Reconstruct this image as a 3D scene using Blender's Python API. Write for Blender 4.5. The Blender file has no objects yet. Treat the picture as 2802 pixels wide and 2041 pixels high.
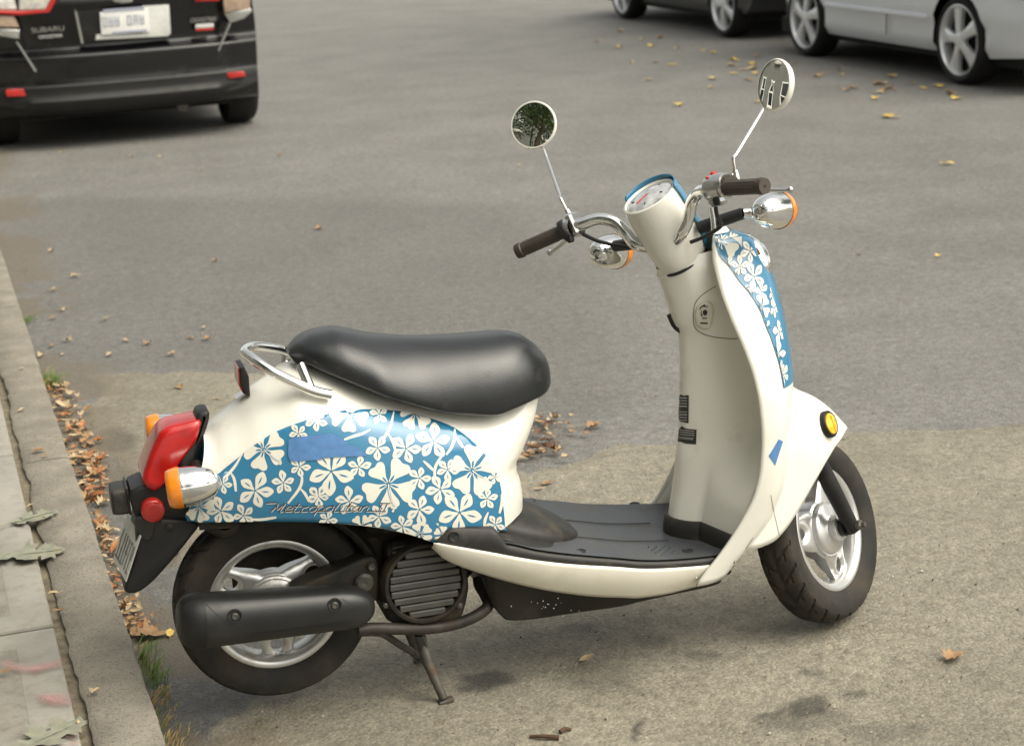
import bpy, math, random
import numpy as np
from mathutils import Vector, Matrix
from mathutils.geometry import delaunay_2d_cdt

R = math.radians
random.seed(7)
rng = np.random.default_rng(7)
sc = bpy.context.scene
col = sc.collection

# ------------------------------------------------------------------ camera
F_PX, PITCH, ROLL, YAW, CAM_H = 5037.87, 0.275215, 0.051453, 0.306897, 1.71232
W_PX, H_PX = 2802, 2041


def cam_basis():
    f = np.array([math.sin(YAW) * math.cos(PITCH), math.cos(YAW) * math.cos(PITCH), -math.sin(PITCH)])
    r = np.array([math.cos(YAW), -math.sin(YAW), 0.0])
    d = np.cross(f, r)
    c, s = math.cos(ROLL), math.sin(ROLL)
    return np.array([c * r + s * d, -s * r + c * d, f])


CB = cam_basis()
CAMP = np.array([0, 0, CAM_H])
cd = bpy.data.cameras.new('camera')
cam = bpy.data.objects.new('camera', cd)
col.objects.link(cam)
m = Matrix.Identity(4)
for i in range(3):
    m[i][0] = CB[0][i]
    m[i][1] = -CB[1][i]
    m[i][2] = -CB[2][i]
    m[i][3] = CAMP[i]
cam.matrix_world = m
cd.sensor_fit = 'HORIZONTAL'
cd.sensor_width = 36.0
cd.lens = 36.0 * F_PX / W_PX
cd.clip_start = 0.05
cd.clip_end = 400
cd.dof.use_dof = True
cd.dof.focus_distance = 3.75
cd.dof.aperture_fstop = 6.5
sc.camera = cam

# ------------------------------------------------------------------ light
w = bpy.data.worlds.new('World')
sc.world = w
w.use_nodes = True
nt = w.node_tree
nt.nodes.clear()
sky = nt.nodes.new('ShaderNodeTexSky')
sky.sky_type = 'NISHITA'
sky.sun_disc = False
SUN_EL, SUN_AZ = R(54), R(132)          # azimuth measured clockwise from +Y
sky.sun_elevation = SUN_EL
sky.sun_rotation = SUN_AZ
sky.air_density = 1.0
sky.dust_density = 4.0
sky.ozone_density = 1.0
bg = nt.nodes.new('ShaderNodeBackground')
bg.inputs['Strength'].default_value = 0.135
out = nt.nodes.new('ShaderNodeOutputWorld')
veil = nt.nodes.new('ShaderNodeHueSaturation')      # thin high cloud takes most of the blue out
veil.inputs['Saturation'].default_value = 0.30
tint = nt.nodes.new('ShaderNodeMix')
tint.data_type = 'RGBA'
tint.blend_type = 'MULTIPLY'
tint.inputs['Factor'].default_value = 1.0
tint.inputs['B'].default_value = (1.03, 1.0, 0.90, 1)
nt.links.new(sky.outputs[0], veil.inputs['Color'])
nt.links.new(veil.outputs[0], tint.inputs['A'])
nt.links.new(tint.outputs['Result'], bg.inputs['Color'])
nt.links.new(bg.outputs[0], out.inputs['Surface'])
sl = bpy.data.lights.new('sun', 'SUN')
sl.energy = 1.5
sl.angle = R(70)
sl.color = (1.0, 0.94, 0.83)
sun = bpy.data.objects.new('sun', sl)
col.objects.link(sun)
sdir = Vector((math.sin(SUN_AZ) * math.cos(SUN_EL), math.cos(SUN_AZ) * math.cos(SUN_EL), math.sin(SUN_EL)))
sun.rotation_euler = sdir.to_track_quat('Z', 'Y').to_euler()
sun.location = (4, 4, 12)
vs = sc.view_settings
vs.view_transform = 'Standard'
vs.look = 'None'
vs.exposure = 0.82
vs.gamma = 1.0
vs.use_curve_mapping = False


# ------------------------------------------------------------------ pixel helpers (a pixel gives only a direction)
def ray(u, v):
    return np.array([(u - W_PX / 2) / F_PX, (v - H_PX / 2) / F_PX, 1.0]) @ CB


def on_ground(u, v, z=0.0):
    d = ray(u, v)
    return CAMP + d * ((z - CAM_H) / d[2])


def on_y(u, v, Y):
    d = ray(u, v)
    return CAMP + d * (Y / d[1])


def on_x(u, v, X):
    d = ray(u, v)
    return CAMP + d * (X / d[0])


# scooter frame: origin on the ground below the rear axle, x forward, y to its left, z up
PSI = -0.037414
SO = np.array([0.58198, 3.56461, 0.0])
SXv = np.array([math.cos(PSI), math.sin(PSI), 0])
SYv = np.array([-math.sin(PSI), math.cos(PSI), 0])
CAM_S = np.array([(CAMP - SO) @ SXv, (CAMP - SO) @ SYv, CAM_H])


def ray_s(u, v):
    d = ray(u, v)
    return np.array([d @ SXv, d @ SYv, d[2]])


def sp(u, v, Y):
    """pixel on the scooter's lengthwise plane y = Y -> (x, z) in the scooter frame"""
    d = ray_s(u, v)
    p = CAM_S + d * ((Y - CAM_S[1]) / d[1])
    return np.array([p[0], p[2]])


ZONES = {'r1': (250, 850, 700 / 1652), 'r2': (850, 850, 700 / 1652), 'w': (440, 1430, 600 / 1982),
         'e': (1000, 1350, 700 / 1927), 'h': (1350, 250, 600 / 1802), 'm': (1750, 100, 500 / 1377),
         's': (1700, 600, 700 / 1652), 'f': (1750, 1150, 700 / 1927), 'd': (1200, 1000, 700 / 2268),
         'k': (0, 1300, 700 / 1561), 'n': (0, 0, 1.0), 'c': (0, 0, 800 / 2268), 't': (1600, 0, 1202 / 2268),
         'fw': (2040, 1200, 400 / 1224), 'st': (960, 1680, 400 / 2268), 'ul': (0, 700, 600 / 1416)}


def zp(zone, x, y):
    a, b, s = ZONES[zone]
    return a + x * s, b + y * s


def prof(zone, pts, Y):
    return np.array([sp(*zp(zone, x, y), Y) for x, y in pts])


# ------------------------------------------------------------------ small maths
def pchip(xs, ys):
    o = np.argsort(xs)
    xs = np.asarray(xs, float)[o]
    ys = np.asarray(ys, float)[o]
    k = np.r_[True, np.diff(xs) > 1e-9]
    xs, ys = xs[k], ys[k]
    h = np.diff(xs)
    d = np.diff(ys) / h
    mm = np.zeros(len(xs))
    mm[0], mm[-1] = d[0], d[-1]
    for i in range(1, len(xs) - 1):
        if d[i - 1] * d[i] > 0:
            w1, w2 = 2 * h[i] + h[i - 1], h[i] + 2 * h[i - 1]
            mm[i] = (w1 + w2) / (w1 / d[i - 1] + w2 / d[i])

    def f(x):
        x = np.clip(np.asarray(x, float), xs[0], xs[-1])
        i = np.clip(np.searchsorted(xs, x) - 1, 0, len(xs) - 2)
        t = (x - xs[i]) / h[i]
        return ((2 * t**3 - 3 * t**2 + 1) * ys[i] + (t**3 - 2 * t**2 + t) * h[i] * mm[i]
                + (-2 * t**3 + 3 * t**2) * ys[i + 1] + (t**3 - t**2) * h[i] * mm[i + 1])
    return f


def catmull(P, n=8, closed=False):
    P = np.asarray(P, float)
    N = len(P)
    outp = []
    segs = N if closed else N - 1
    for i in range(segs):
        p1, p2 = P[i], P[(i + 1) % N]
        p0 = P[(i - 1) % N] if (closed or i > 0) else 2 * p1 - p2
        p3 = P[(i + 2) % N] if (closed or i + 2 < N) else 2 * p2 - p1
        for k in range(n):
            t = k / n
            outp.append(0.5 * ((2 * p1) + (-p0 + p2) * t + (2 * p0 - 5 * p1 + 4 * p2 - p3) * t * t
                               + (-p0 + 3 * p1 - 3 * p2 + p3) * t**3))
    if not closed:
        outp.append(P[-1])
    return np.array(outp)


def rot_axis(v, a, t):
    v = np.asarray(v, float)
    return v * math.cos(t) + np.cross(a, v) * math.sin(t) + np.outer(v @ a, a).reshape(v.shape) * (1 - math.cos(t))


def in_poly(P, poly):
    P = np.atleast_2d(P)
    x, y = P[:, 0], P[:, 1]
    r = np.zeros(len(P), bool)
    n = len(poly)
    for i in range(n):
        x0, y0 = poly[i]
        x1, y1 = poly[(i + 1) % n]
        c = ((y0 > y) != (y1 > y)) & (x < (x1 - x0) * (y - y0) / (y1 - y0 + 1e-15) + x0)
        r ^= c
    return r


def poly_dist(P, poly):
    P = np.atleast_2d(P)
    best = np.full(len(P), 1e9)
    near = np.zeros_like(P)
    n = len(poly)
    for i in range(n):
        a = np.asarray(poly[i], float)
        b = np.asarray(poly[(i + 1) % n], float)
        ab = b - a
        t = np.clip(((P - a) @ ab) / (ab @ ab + 1e-15), 0, 1)
        q = a + t[:, None] * ab
        d = np.hypot(*(P - q).T)
        k = d < best
        best[k] = d[k]
        near[k] = q[k]
    return best, near


def nrm(v):
    v = np.asarray(v, float)
    return v / np.linalg.norm(v)


# ------------------------------------------------------------------ mesh builder
class MB:
    def __init__(s):
        s.v, s.f, s.mi = [], [], []

    def add(s, verts, faces, mi=0):
        o = len(s.v)
        s.v += [tuple(map(float, p)) for p in verts]
        for f in faces:
            s.f.append(tuple(int(i) + o for i in f))
            s.mi.append(mi)
        return s

    def grid(s, P, closeu=False, closev=False, mi=0, flip=False, cap0=False, cap1=False):
        P = np.asarray(P, float)
        nu, nv = P.shape[:2]
        F = []
        for i in range(nu if closeu else nu - 1):
            for j in range(nv if closev else nv - 1):
                a, b = i * nv + j, ((i + 1) % nu) * nv + j
                c, d = ((i + 1) % nu) * nv + (j + 1) % nv, i * nv + (j + 1) % nv
                F.append((a, d, c, b) if flip else (a, b, c, d))
        if cap0:
            F.append(tuple(range(nv))[::1 if flip else 1])
        if cap1:
            F.append(tuple((nu - 1) * nv + j for j in range(nv))[::-1])
        return s.add(P.reshape(-1, 3), F, mi)

    def tube(s, path, r, seg=12, mi=0, caps=True, closed=False, squash=None):
        path = np.asarray(path, float)
        n = len(path)
        r = np.broadcast_to(np.asarray(r, float), (n,))
        t = np.gradient(path, axis=0)
        if closed:
            t = np.roll(path, -1, 0) - np.roll(path, 1, 0)
        t /= np.linalg.norm(t, axis=1)[:, None] + 1e-12
        up = np.array([0, 0, 1.0])
        if abs(t[0] @ up) > .9:
            up = np.array([1.0, 0, 0])
        u = nrm(np.cross(t[0], up))
        G = []
        for i in range(n):
            u = u - t[i] * (u @ t[i])
            u = nrm(u)
            vv = np.cross(t[i], u)
            a = np.linspace(0, 2 * np.pi, seg, endpoint=False)
            ru, rv = (r[i], r[i]) if squash is None else (r[i] * squash[0], r[i] * squash[1])
            G.append(path[i] + ru * np.cos(a)[:, None] * u + rv * np.sin(a)[:, None] * vv)
        return s.grid(G, closeu=closed, closev=True, mi=mi, flip=True, cap0=caps and not closed, cap1=caps and not closed)

    def lathe(s, prof_, c, axis, seg=32, mi=0, ref=None, closed=False, a0=0, a1=2 * math.pi):
        """prof_: list of (r, h) along axis from c"""
        axis = nrm(axis)
        ref = np.array([0, 0, 1.0]) if ref is None else np.asarray(ref, float)
        if abs(axis @ nrm(ref)) > .95:
            ref = np.array([1.0, 0, 0])
        u = nrm(np.cross(axis, ref))
        vv = np.cross(axis, u)
        full = abs(a1 - a0 - 2 * math.pi) < 1e-6
        a = np.linspace(a0, a1, seg, endpoint=not full)
        G = [[np.asarray(c) + axis * h + max(r, 1e-5) * (math.cos(t) * u + math.sin(t) * vv) for (r, h) in prof_] for t in a]
        return s.grid(G, closeu=full, closev=closed, mi=mi)

    def box(s, c, size, M=None, bev=0.0, mi=0):
        hx, hy, hz = [k / 2 for k in size]
        b = min(bev, hx * .9, hy * .9, hz * .9)
        if b <= 0:
            V = [(x, y, z) for z in (-hz, hz) for y in (-hy, hy) for x in (-hx, hx)]
            Fc = [(0, 2, 3, 1), (4, 5, 7, 6), (0, 1, 5, 4), (2, 6, 7, 3), (0, 4, 6, 2), (1, 3, 7, 5)]
        else:
            V, idx = [], {}
            for sx in (-1, 1):
                for sy in (-1, 1):
                    for sz in (-1, 1):
                        for ax in range(3):
                            q = [sx * (hx - b), sy * (hy - b), sz * (hz - b)]
                            q[ax] = (sx * hx, sy * hy, sz * hz)[ax]
                            idx[(sx, sy, sz, ax)] = len(V)
                            V.append(q)
            Fc = []
            for ax in range(3):
                o1, o2 = (ax + 1) % 3, (ax + 2) % 3
                for sg in (-1, 1):
                    q = []
                    for (p1, p2) in ((-1, -1), (1, -1), (1, 1), (-1, 1)):
                        k = [0, 0, 0]
                        k[ax], k[o1], k[o2] = sg, p1, p2
                        q.append(idx[(*k, ax)])
                    Fc.append(tuple(q if sg > 0 else q[::-1]))
            for ax in range(3):
                o1, o2 = (ax + 1) % 3, (ax + 2) % 3
                for p1 in (-1, 1):
                    for p2 in (-1, 1):
                        k0, k1 = [0, 0, 0], [0, 0, 0]
                        k0[ax], k1[ax] = -1, 1
                        k0[o1] = k1[o1] = p1
                        k0[o2] = k1[o2] = p2
                        q = [idx[(*k0, o1)], idx[(*k1, o1)], idx[(*k1, o2)], idx[(*k0, o2)]]
                        Fc.append(tuple(q if p1 * p2 > 0 else q[::-1]))
            for sx in (-1, 1):
                for sy in (-1, 1):
                    for sz in (-1, 1):
                        q = [idx[(sx, sy, sz, k)] for k in range(3)]
                        Fc.append(tuple(q if sx * sy * sz > 0 else q[::-1]))
        V = np.array(V, float)
        if M is not None:
            V = V @ np.asarray(M, float).T
        return s.add(V + np.asarray(c, float), Fc, mi)

    def cdt(s, poly, spacing, func, mi=0, holes=(), flip=False):
        """fill a 2-D outline with triangles (interior points every `spacing`) and map it with func(P)->3-D"""
        poly = [tuple(map(float, p)) for p in poly]
        V = list(poly)
        E = [(i, (i + 1) % len(poly)) for i in range(len(poly))]
        for h in holes:
            o = len(V)
            V += [tuple(map(float, p)) for p in h]
            E += [(o + i, o + (i + 1) % len(h)) for i in range(len(h))]
        A = np.array(poly)
        if spacing:
            x0, y0 = A.min(0)
            x1, y1 = A.max(0)
            gx, gy = np.meshgrid(np.arange(x0 + spacing / 2, x1, spacing), np.arange(y0 + spacing / 2, y1, spacing))
            gx = gx + (np.arange(gx.shape[0])[:, None] % 2) * spacing * .5
            G = np.c_[gx.ravel(), gy.ravel()]
            k = in_poly(G, A) & (poly_dist(G, A)[0] > spacing * .45)
            for h in holes:
                k &= ~in_poly(G, np.array(h)) & (poly_dist(G, np.array(h))[0] > spacing * .45)
            V += [tuple(p) for p in G[k]]
        r = delaunay_2d_cdt([Vector(p) for p in V], E, [], 0, 1e-7)
        P = np.array([tuple(p) for p in r[0]])
        T = np.array([t for t in r[2] if len(t) == 3])
        if len(T) == 0:
            return s
        cen = P[T].mean(1)
        k = in_poly(cen, A)
        for h in holes:
            k &= ~in_poly(cen, np.array(h))
        T = T[k]
        if flip:
            T = T[:, ::-1]
        return s.add(func(P), T, mi)

    def build(s, name, mat, parent=None, smooth=True, angle=40, **props):
        me = bpy.data.meshes.new(name)
        me.from_pydata(s.v, [], s.f)
        mats = mat if isinstance(mat, (list, tuple)) else [mat]
        for mm in mats:
            me.materials.append(mm)
        if len(mats) > 1:
            me.polygons.foreach_set('material_index', s.mi)
        me.validate()
        if smooth:
            me.polygons.foreach_set('use_smooth', [True] * len(me.polygons))
            if angle < 180:
                me.set_sharp_from_angle(angle=R(angle))
        me.update()
        o = bpy.data.objects.new(name, me)
        col.objects.link(o)
        if parent is not None:
            o.parent = parent
        for k, v in props.items():
            o[k] = v
        return o


def thing(name, label, cat, loc=(0, 0, 0), rz=0.0, group=None):
    o = bpy.data.objects.new(name, None)
    col.objects.link(o)
    o.empty_display_size = .1
    o.location = loc
    o.rotation_euler = (0, 0, rz)
    o['label'] = label
    o['category'] = cat
    if group:
        o['group'] = group
    return o


def copy_tree(o, parent=None):
    c = o.copy()
    col.objects.link(c)
    c.parent = parent
    for ch in [k for k in bpy.data.objects if k.parent == o]:
        copy_tree(ch, c)
    return c


def fan(poly):
    return [tuple(range(len(poly)))]


def puff(mb, poly, y0, y1, r, mi=0, steps=4, axis=1, cen=False):
    """rounded slab: the outline in (x,z) swept from y0 to y1 with edges rounded by r"""
    poly = np.asarray(poly, float)
    n = len(poly)
    nx = np.roll(poly, -1, 0) - np.roll(poly, 1, 0)
    area = 0.5 * np.sum(poly[:, 0] * np.roll(poly[:, 1], -1) - np.roll(poly[:, 0], -1) * poly[:, 1])
    inn = np.c_[-nx[:, 1], nx[:, 0]] * (1 if area > 0 else -1)
    inn /= np.linalg.norm(inn, axis=1)[:, None] + 1e-12
    if cen:          # shrink towards the middle instead: safe at sharp corners
        cc_ = poly.mean(0)
        inn = (cc_ - poly) / np.linalg.norm(cc_ - poly, axis=1).mean()
    rings = []
    sg = 1 if y1 > y0 else -1
    for k in range(steps + 1):
        a = k / steps * math.pi / 2
        rings.append((r * (1 - math.sin(a)), y0 + sg * r * (1 - math.cos(a))))
    for k in range(steps + 1):
        a = k / steps * math.pi / 2
        rings.append((r * (1 - math.cos(a)), y1 - sg * r * (1 - math.sin(a))))
    G = []
    for off, y in rings:
        p = poly + inn * off
        q = np.zeros((n, 3))
        q[:, [i for i in range(3) if i != axis]] = p
        q[:, axis] = y
        G.append(q)
    mb.grid(G, closev=True, mi=mi, cap0=True, cap1=True, flip=(area > 0) == (sg > 0))
    return mb


def ribbon(mb, pts, wd, func, mi=0):
    """flat stroke in 2-D mapped by func"""
    P = np.asarray(pts, float)
    t = np.gradient(P, axis=0)
    t /= np.linalg.norm(t, axis=1)[:, None] + 1e-12
    nn = np.c_[-t[:, 1], t[:, 0]]
    wd = np.broadcast_to(np.asarray(wd, float), (len(P),))[:, None] / 2
    A, B = P + nn * wd, P - nn * wd
    V = func(np.vstack([A, B]))
    n = len(P)
    mb.add(V, [(i, i + 1, n + i + 1, n + i) for i in range(n - 1)], mi)


# ------------------------------------------------------------------ materials
def mat(name, color, rough=.5, metal=0., coat=0., noise=None, bump=None, spec=.5, dirt=None, trans=0., emit=None, coat_rough=.08, ior=1.45):
    """noise=(scale, amount); bump=(scale, strength, distance); dirt=(colour, scale, low, high, amount[, rough])"""
    ma = bpy.data.materials.new(name)
    ma.use_nodes = True
    t = ma.node_tree
    b = t.nodes['Principled BSDF']
    b.inputs['Roughness'].default_value = rough
    b.inputs['Metallic'].default_value = metal
    b.inputs['Specular IOR Level'].default_value = spec
    b.inputs['Coat Weight'].default_value = coat
    b.inputs['Coat Roughness'].default_value = coat_rough
    b.inputs['Transmission Weight'].default_value = trans
    b.inputs['IOR'].default_value = ior
    tc = t.nodes.new('ShaderNodeTexCoord')
    rgb = t.nodes.new('ShaderNodeRGB')
    rgb.outputs[0].default_value = (*color, 1)
    cur = rgb.outputs[0]
    if noise:
        nz = t.nodes.new('ShaderNodeTexNoise')
        nz.inputs['Scale'].default_value = noise[0]
        nz.inputs['Detail'].default_value = 6
        t.links.new(tc.outputs['Object'], nz.inputs['Vector'])
        hs = t.nodes.new('ShaderNodeHueSaturation')
        mr = t.nodes.new('ShaderNodeMapRange')
        mr.inputs['From Min'].default_value = .3
        mr.inputs['From Max'].default_value = .7
        mr.inputs['To Min'].default_value = 1 - noise[1]
        mr.inputs['To Max'].default_value = 1 + noise[1]
        t.links.new(nz.outputs['Fac'], mr.inputs['Value'])
        t.links.new(mr.outputs[0], hs.inputs['Value'])
        t.links.new(cur, hs.inputs['Color'])
        cur = hs.outputs[0]
    if dirt:
        nz = t.nodes.new('ShaderNodeTexNoise')
        nz.inputs['Scale'].default_value = dirt[1]
        nz.inputs['Detail'].default_value = 8
        nz.inputs['Roughness'].default_value = .65
        t.links.new(tc.outputs['Object'], nz.inputs['Vector'])
        mr = t.nodes.new('ShaderNodeMapRange')
        mr.inputs['From Min'].default_value = dirt[2]
        mr.inputs['From Max'].default_value = dirt[3]
        mr.inputs['To Max'].default_value = dirt[4]
        t.links.new(nz.outputs['Fac'], mr.inputs['Value'])
        mx = t.nodes.new('ShaderNodeMix')
        mx.data_type = 'RGBA'
        t.links.new(mr.outputs[0], mx.inputs['Factor'])
        t.links.new(cur, mx.inputs['A'])
        mx.inputs['B'].default_value = (*dirt[0], 1)
        cur = mx.outputs['Result']
        if len(dirt) > 5:
            m2 = t.nodes.new('ShaderNodeMapRange')
            m2.inputs['From Max'].default_value = dirt[4]
            m2.inputs['To Min'].default_value = rough
            m2.inputs['To Max'].default_value = dirt[5]
            t.links.new(mr.outputs[0], m2.inputs['Value'])
            t.links.new(m2.outputs[0], b.inputs['Roughness'])
    t.links.new(cur, b.inputs['Base Color'])
    if bump:
        nz = t.nodes.new('ShaderNodeTexNoise')
        nz.inputs['Scale'].default_value = bump[0]
        nz.inputs['Detail'].default_value = 4
        t.links.new(tc.outputs['Object'], nz.inputs['Vector'])
        bp = t.nodes.new('ShaderNodeBump')
        bp.inputs['Strength'].default_value = bump[1]
        bp.inputs['Distance'].default_value = bump[2]
        t.links.new(nz.outputs['Fac'], bp.inputs['Height'])
        t.links.new(bp.outputs[0], b.inputs['Normal'])
    if emit:
        b.inputs['Emission Color'].default_value = (*emit[:3], 1)
        b.inputs['Emission Strength'].default_value = emit[3]
    return ma


M = {}
M['cream'] = mat('cream_plastic', (.82, .805, .725), .28, coat=.35, noise=(6, .02), dirt=((.34, .27, .16), 9, .60, .82, .30))
M['cream_low'] = mat('cream_plastic_dusty', (.82, .795, .69), .30, coat=.25, noise=(6, .03), dirt=((.40, .30, .16), 7, .50, .85, .40))
M['blue'] = mat('blue_decal', (.033, .195, .35), .22, coat=.8, noise=(5, .03))
M['print'] = mat('floral_cream_print', (.78, .76, .66), .22, coat=.8)
M['ink'] = mat('dark_lettering', (.035, .02, .028), .3, coat=.4)
M['tape'] = mat('blue_masking_tape', (.090, .215, .45), .6, noise=(60, .12), bump=(180, .25, .001))
M['vinyl'] = mat('black_vinyl', (.011, .0125, .014), .29, spec=.8, bump=(420, .35, .001), noise=(9, .10), dirt=((.09, .085, .08), 16, .60, .85, .35, .6))
M['plastic'] = mat('black_plastic', (.010, .010, .010), .46, bump=(420, .15, .0006), noise=(20, .15), dirt=((.06, .05, .037), 14, .5, .8, .5, .75))
M['floor'] = mat('grey_floor_plastic', (.066, .072, .079), .42, bump=(380, .15, .0006), noise=(8, .10), dirt=((.16, .14, .11), 12, .48, .8, .5, .8))
M['trim'] = mat('dark_trim_plastic', (.022, .021, .019), .48, noise=(10, .15), dirt=((.14, .12, .09), 20, .5, .8, .45, .8))
M['dirty'] = mat('dirty_engine_plastic', (.013, .012, .010), .6, noise=(20, .25), bump=(120, .2, .001), dirt=((.085, .062, .033), 18, .42, .75, .7, .85))
M['heat'] = mat('exhaust_shield', (.016, .0165, .0165), .33, noise=(12, .12), bump=(500, .12, .0005), dirt=((.05, .044, .033), 10, .5, .85, .5, .7))
M['rubber'] = mat('tyre_rubber', (.016, .015, .013), .72, noise=(18, .2), bump=(90, .2, .001), dirt=((.078, .062, .042), 9, .42, .75, .65, .9))
M['tread'] = mat('tread_rubber', (.034, .031, .027), .78, noise=(22, .2), bump=(160, .25, .001), dirt=((.11, .085, .055), 14, .45, .8, .6, .9))
M['alloy'] = mat('painted_alloy', (.64, .64, .62), .34, metal=.75, noise=(14, .08), dirt=((.17, .11, .05), 12, .52, .78, .8, .8))
M['alloy_clean'] = mat('bright_alloy', (.62, .62, .61), .30, metal=.8, noise=(14, .06), dirt=((.25, .19, .12), 14, .6, .85, .5, .7))
M['chrome'] = mat('chrome', (.86, .86, .84), .05, metal=1., dirt=((.45, .42, .36), 30, .62, .85, .35))
M['metal'] = mat('cast_alloy', (.62, .62, .61), .22, metal=.95, noise=(20, .08))
M['steel'] = mat('grubby_steel', (.10, .097, .088), .5, metal=.5, noise=(40, .3), dirt=((.16, .09, .04), 22, .5, .74, .7, .9))
M['rust'] = mat('rusty_pipe', (.045, .040, .035), .55, metal=.4, noise=(30, .35), dirt=((.11, .045, .022), 24, .55, .76, .5, .9))
M['red_lens'] = mat('red_lens', (.40, .008, .007), .2, coat=.35, noise=(25, .25))
M['red_refl'] = mat('red_reflector', (.40, .016, .012), .25, coat=.8, bump=(900, .2, .0005))
M['amber'] = mat('amber_lens', (.80, .24, .012), .15, coat=1., noise=(60, .12))
M['yellow'] = mat('yellow_reflector', (.85, .50, .012), .2, coat=1., noise=(90, .25))
M['mirror'] = mat('mirror_glass', (.86, .88, .86), .012, metal=1.)
M['grip'] = mat('brown_rubber_grip', (.060, .049, .039), .55, noise=(30, .15), bump=(300, .2, .0006))
M['glass'] = mat('speedometer_glass', (.50, .51, .51), .04, coat=1., noise=(30, .6))
M['sticker'] = mat('black_sticker', (.03, .03, .03), .4)
M['sticker_w'] = mat('sticker_print', (.55, .54, .50), .5)
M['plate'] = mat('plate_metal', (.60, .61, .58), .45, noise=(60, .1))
M['plate_w'] = mat('plate_white', (.74, .74, .71), .4, noise=(60, .06))
M['plate_ink'] = mat('plate_ink', (.05, .07, .22), .5)
M['red_paint'] = mat('red_switch', (.6, .03, .03), .4)
M['cable'] = mat('cable_rubber', (.018, .018, .018), .5)
# ------------------------------------------------------------------ the setting
KX = 0.2977             # kerb edge
KH = 0.12
KW = 0.127


def attr_noise(P, sc_, seed=0, octv=4):
    """cheap value noise in numpy"""
    out_ = np.zeros(len(P))
    amp = 1.0
    tot = 0
    for o in range(octv):
        q = P * sc_ * 2**o
        i = np.floor(q).astype(int)
        f = q - i
        f = f * f * (3 - 2 * f)

        def hsh(a, b):
            h = (a * 374761393 + b * 668265263 + (seed + o) * 974711) & 0x7fffffff
            h = (h ^ (h >> 13)) * 1274126177 & 0x7fffffff
            return ((h ^ (h >> 16)) & 0xffff) / 65535.0
        v = (hsh(i[:, 0], i[:, 1]) * (1 - f[:, 0]) + hsh(i[:, 0] + 1, i[:, 1]) * f[:, 0]) * (1 - f[:, 1]) \
            + (hsh(i[:, 0], i[:, 1] + 1) * (1 - f[:, 0]) + hsh(i[:, 0] + 1, i[:, 1] + 1) * f[:, 0]) * f[:, 1]
        out_ += amp * v
        tot += amp
        amp *= .55
    return out_ / tot


def gpoly(pts, zone='n', z=0.0):
    return np.array([on_ground(*zp(zone, *p), z)[:2] for p in pts])


def axis_steps(segs):
    r = []
    for a, b, st in segs:
        r += list(np.arange(a, b - 1e-9, st))
    r.append(segs[-1][1])
    return np.array(r)


gx = axis_steps([(KX - .02, 3.4, .016), (3.4, 6.0, .05), (6.0, 12, .3), (12, 60, 6)])
gy = axis_steps([(-40, 1, 4), (1, 2.2, .1), (2.2, 6.0, .016), (6.0, 9.0, .04), (9, 14, .15), (14, 30, 1), (30, 160, 10)])
GX, GY = np.meshgrid(gx, gy, indexing='ij')
G2 = np.c_[GX.ravel(), GY.ravel()]
# old pale surfacing round the scooter and darker repairs (traced where they lie on the ground)
pale = gpoly([(232, 1018), (420, 1014), (700, 1022), (1000, 1030), (1330, 1060), (1400, 1290), (1430, 1305), (1560, 1262), (1650, 1225),
              (1720, 1207), (1900, 1205), (2330, 1180), (2560, 1168), (2860, 1150), (3100, 1200), (3100, 2300), (560, 2300), (545, 2010),
              (610, 1935), (800, 1900), (860, 1800), (760, 1660), (600, 1560), (470, 1520), (400, 1400), (330, 1260), (285, 1240), (270, 1130)])
warp = np.c_[attr_noise(G2, 3.0, 3), attr_noise(G2, 3.0, 11)] - .5
fine = np.c_[attr_noise(G2, 14.0, 5), attr_noise(G2, 14.0, 15)] - .5
Gw = G2 + warp * .18 + fine * .08
d_, _ = poly_dist(Gw, pale)
sgn = np.where(in_poly(Gw, pale), 1, -1) * d_
a_pale = np.clip(sgn / .022 + .5, 0, 1)
# oil and damp stains
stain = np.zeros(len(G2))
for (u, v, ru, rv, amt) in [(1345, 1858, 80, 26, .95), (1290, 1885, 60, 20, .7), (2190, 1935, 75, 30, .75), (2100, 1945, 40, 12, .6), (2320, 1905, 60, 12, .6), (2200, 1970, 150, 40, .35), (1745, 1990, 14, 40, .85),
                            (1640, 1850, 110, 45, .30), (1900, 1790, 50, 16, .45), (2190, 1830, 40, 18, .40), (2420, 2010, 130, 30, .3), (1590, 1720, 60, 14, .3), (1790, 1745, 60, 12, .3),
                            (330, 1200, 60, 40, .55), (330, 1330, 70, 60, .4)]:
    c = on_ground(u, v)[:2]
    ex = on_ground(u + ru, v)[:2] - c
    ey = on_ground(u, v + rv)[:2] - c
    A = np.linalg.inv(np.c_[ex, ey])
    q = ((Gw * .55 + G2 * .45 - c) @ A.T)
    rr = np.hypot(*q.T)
    stain = np.maximum(stain, amt * np.clip((1.15 - rr) * 2.2, 0, 1))
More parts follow.
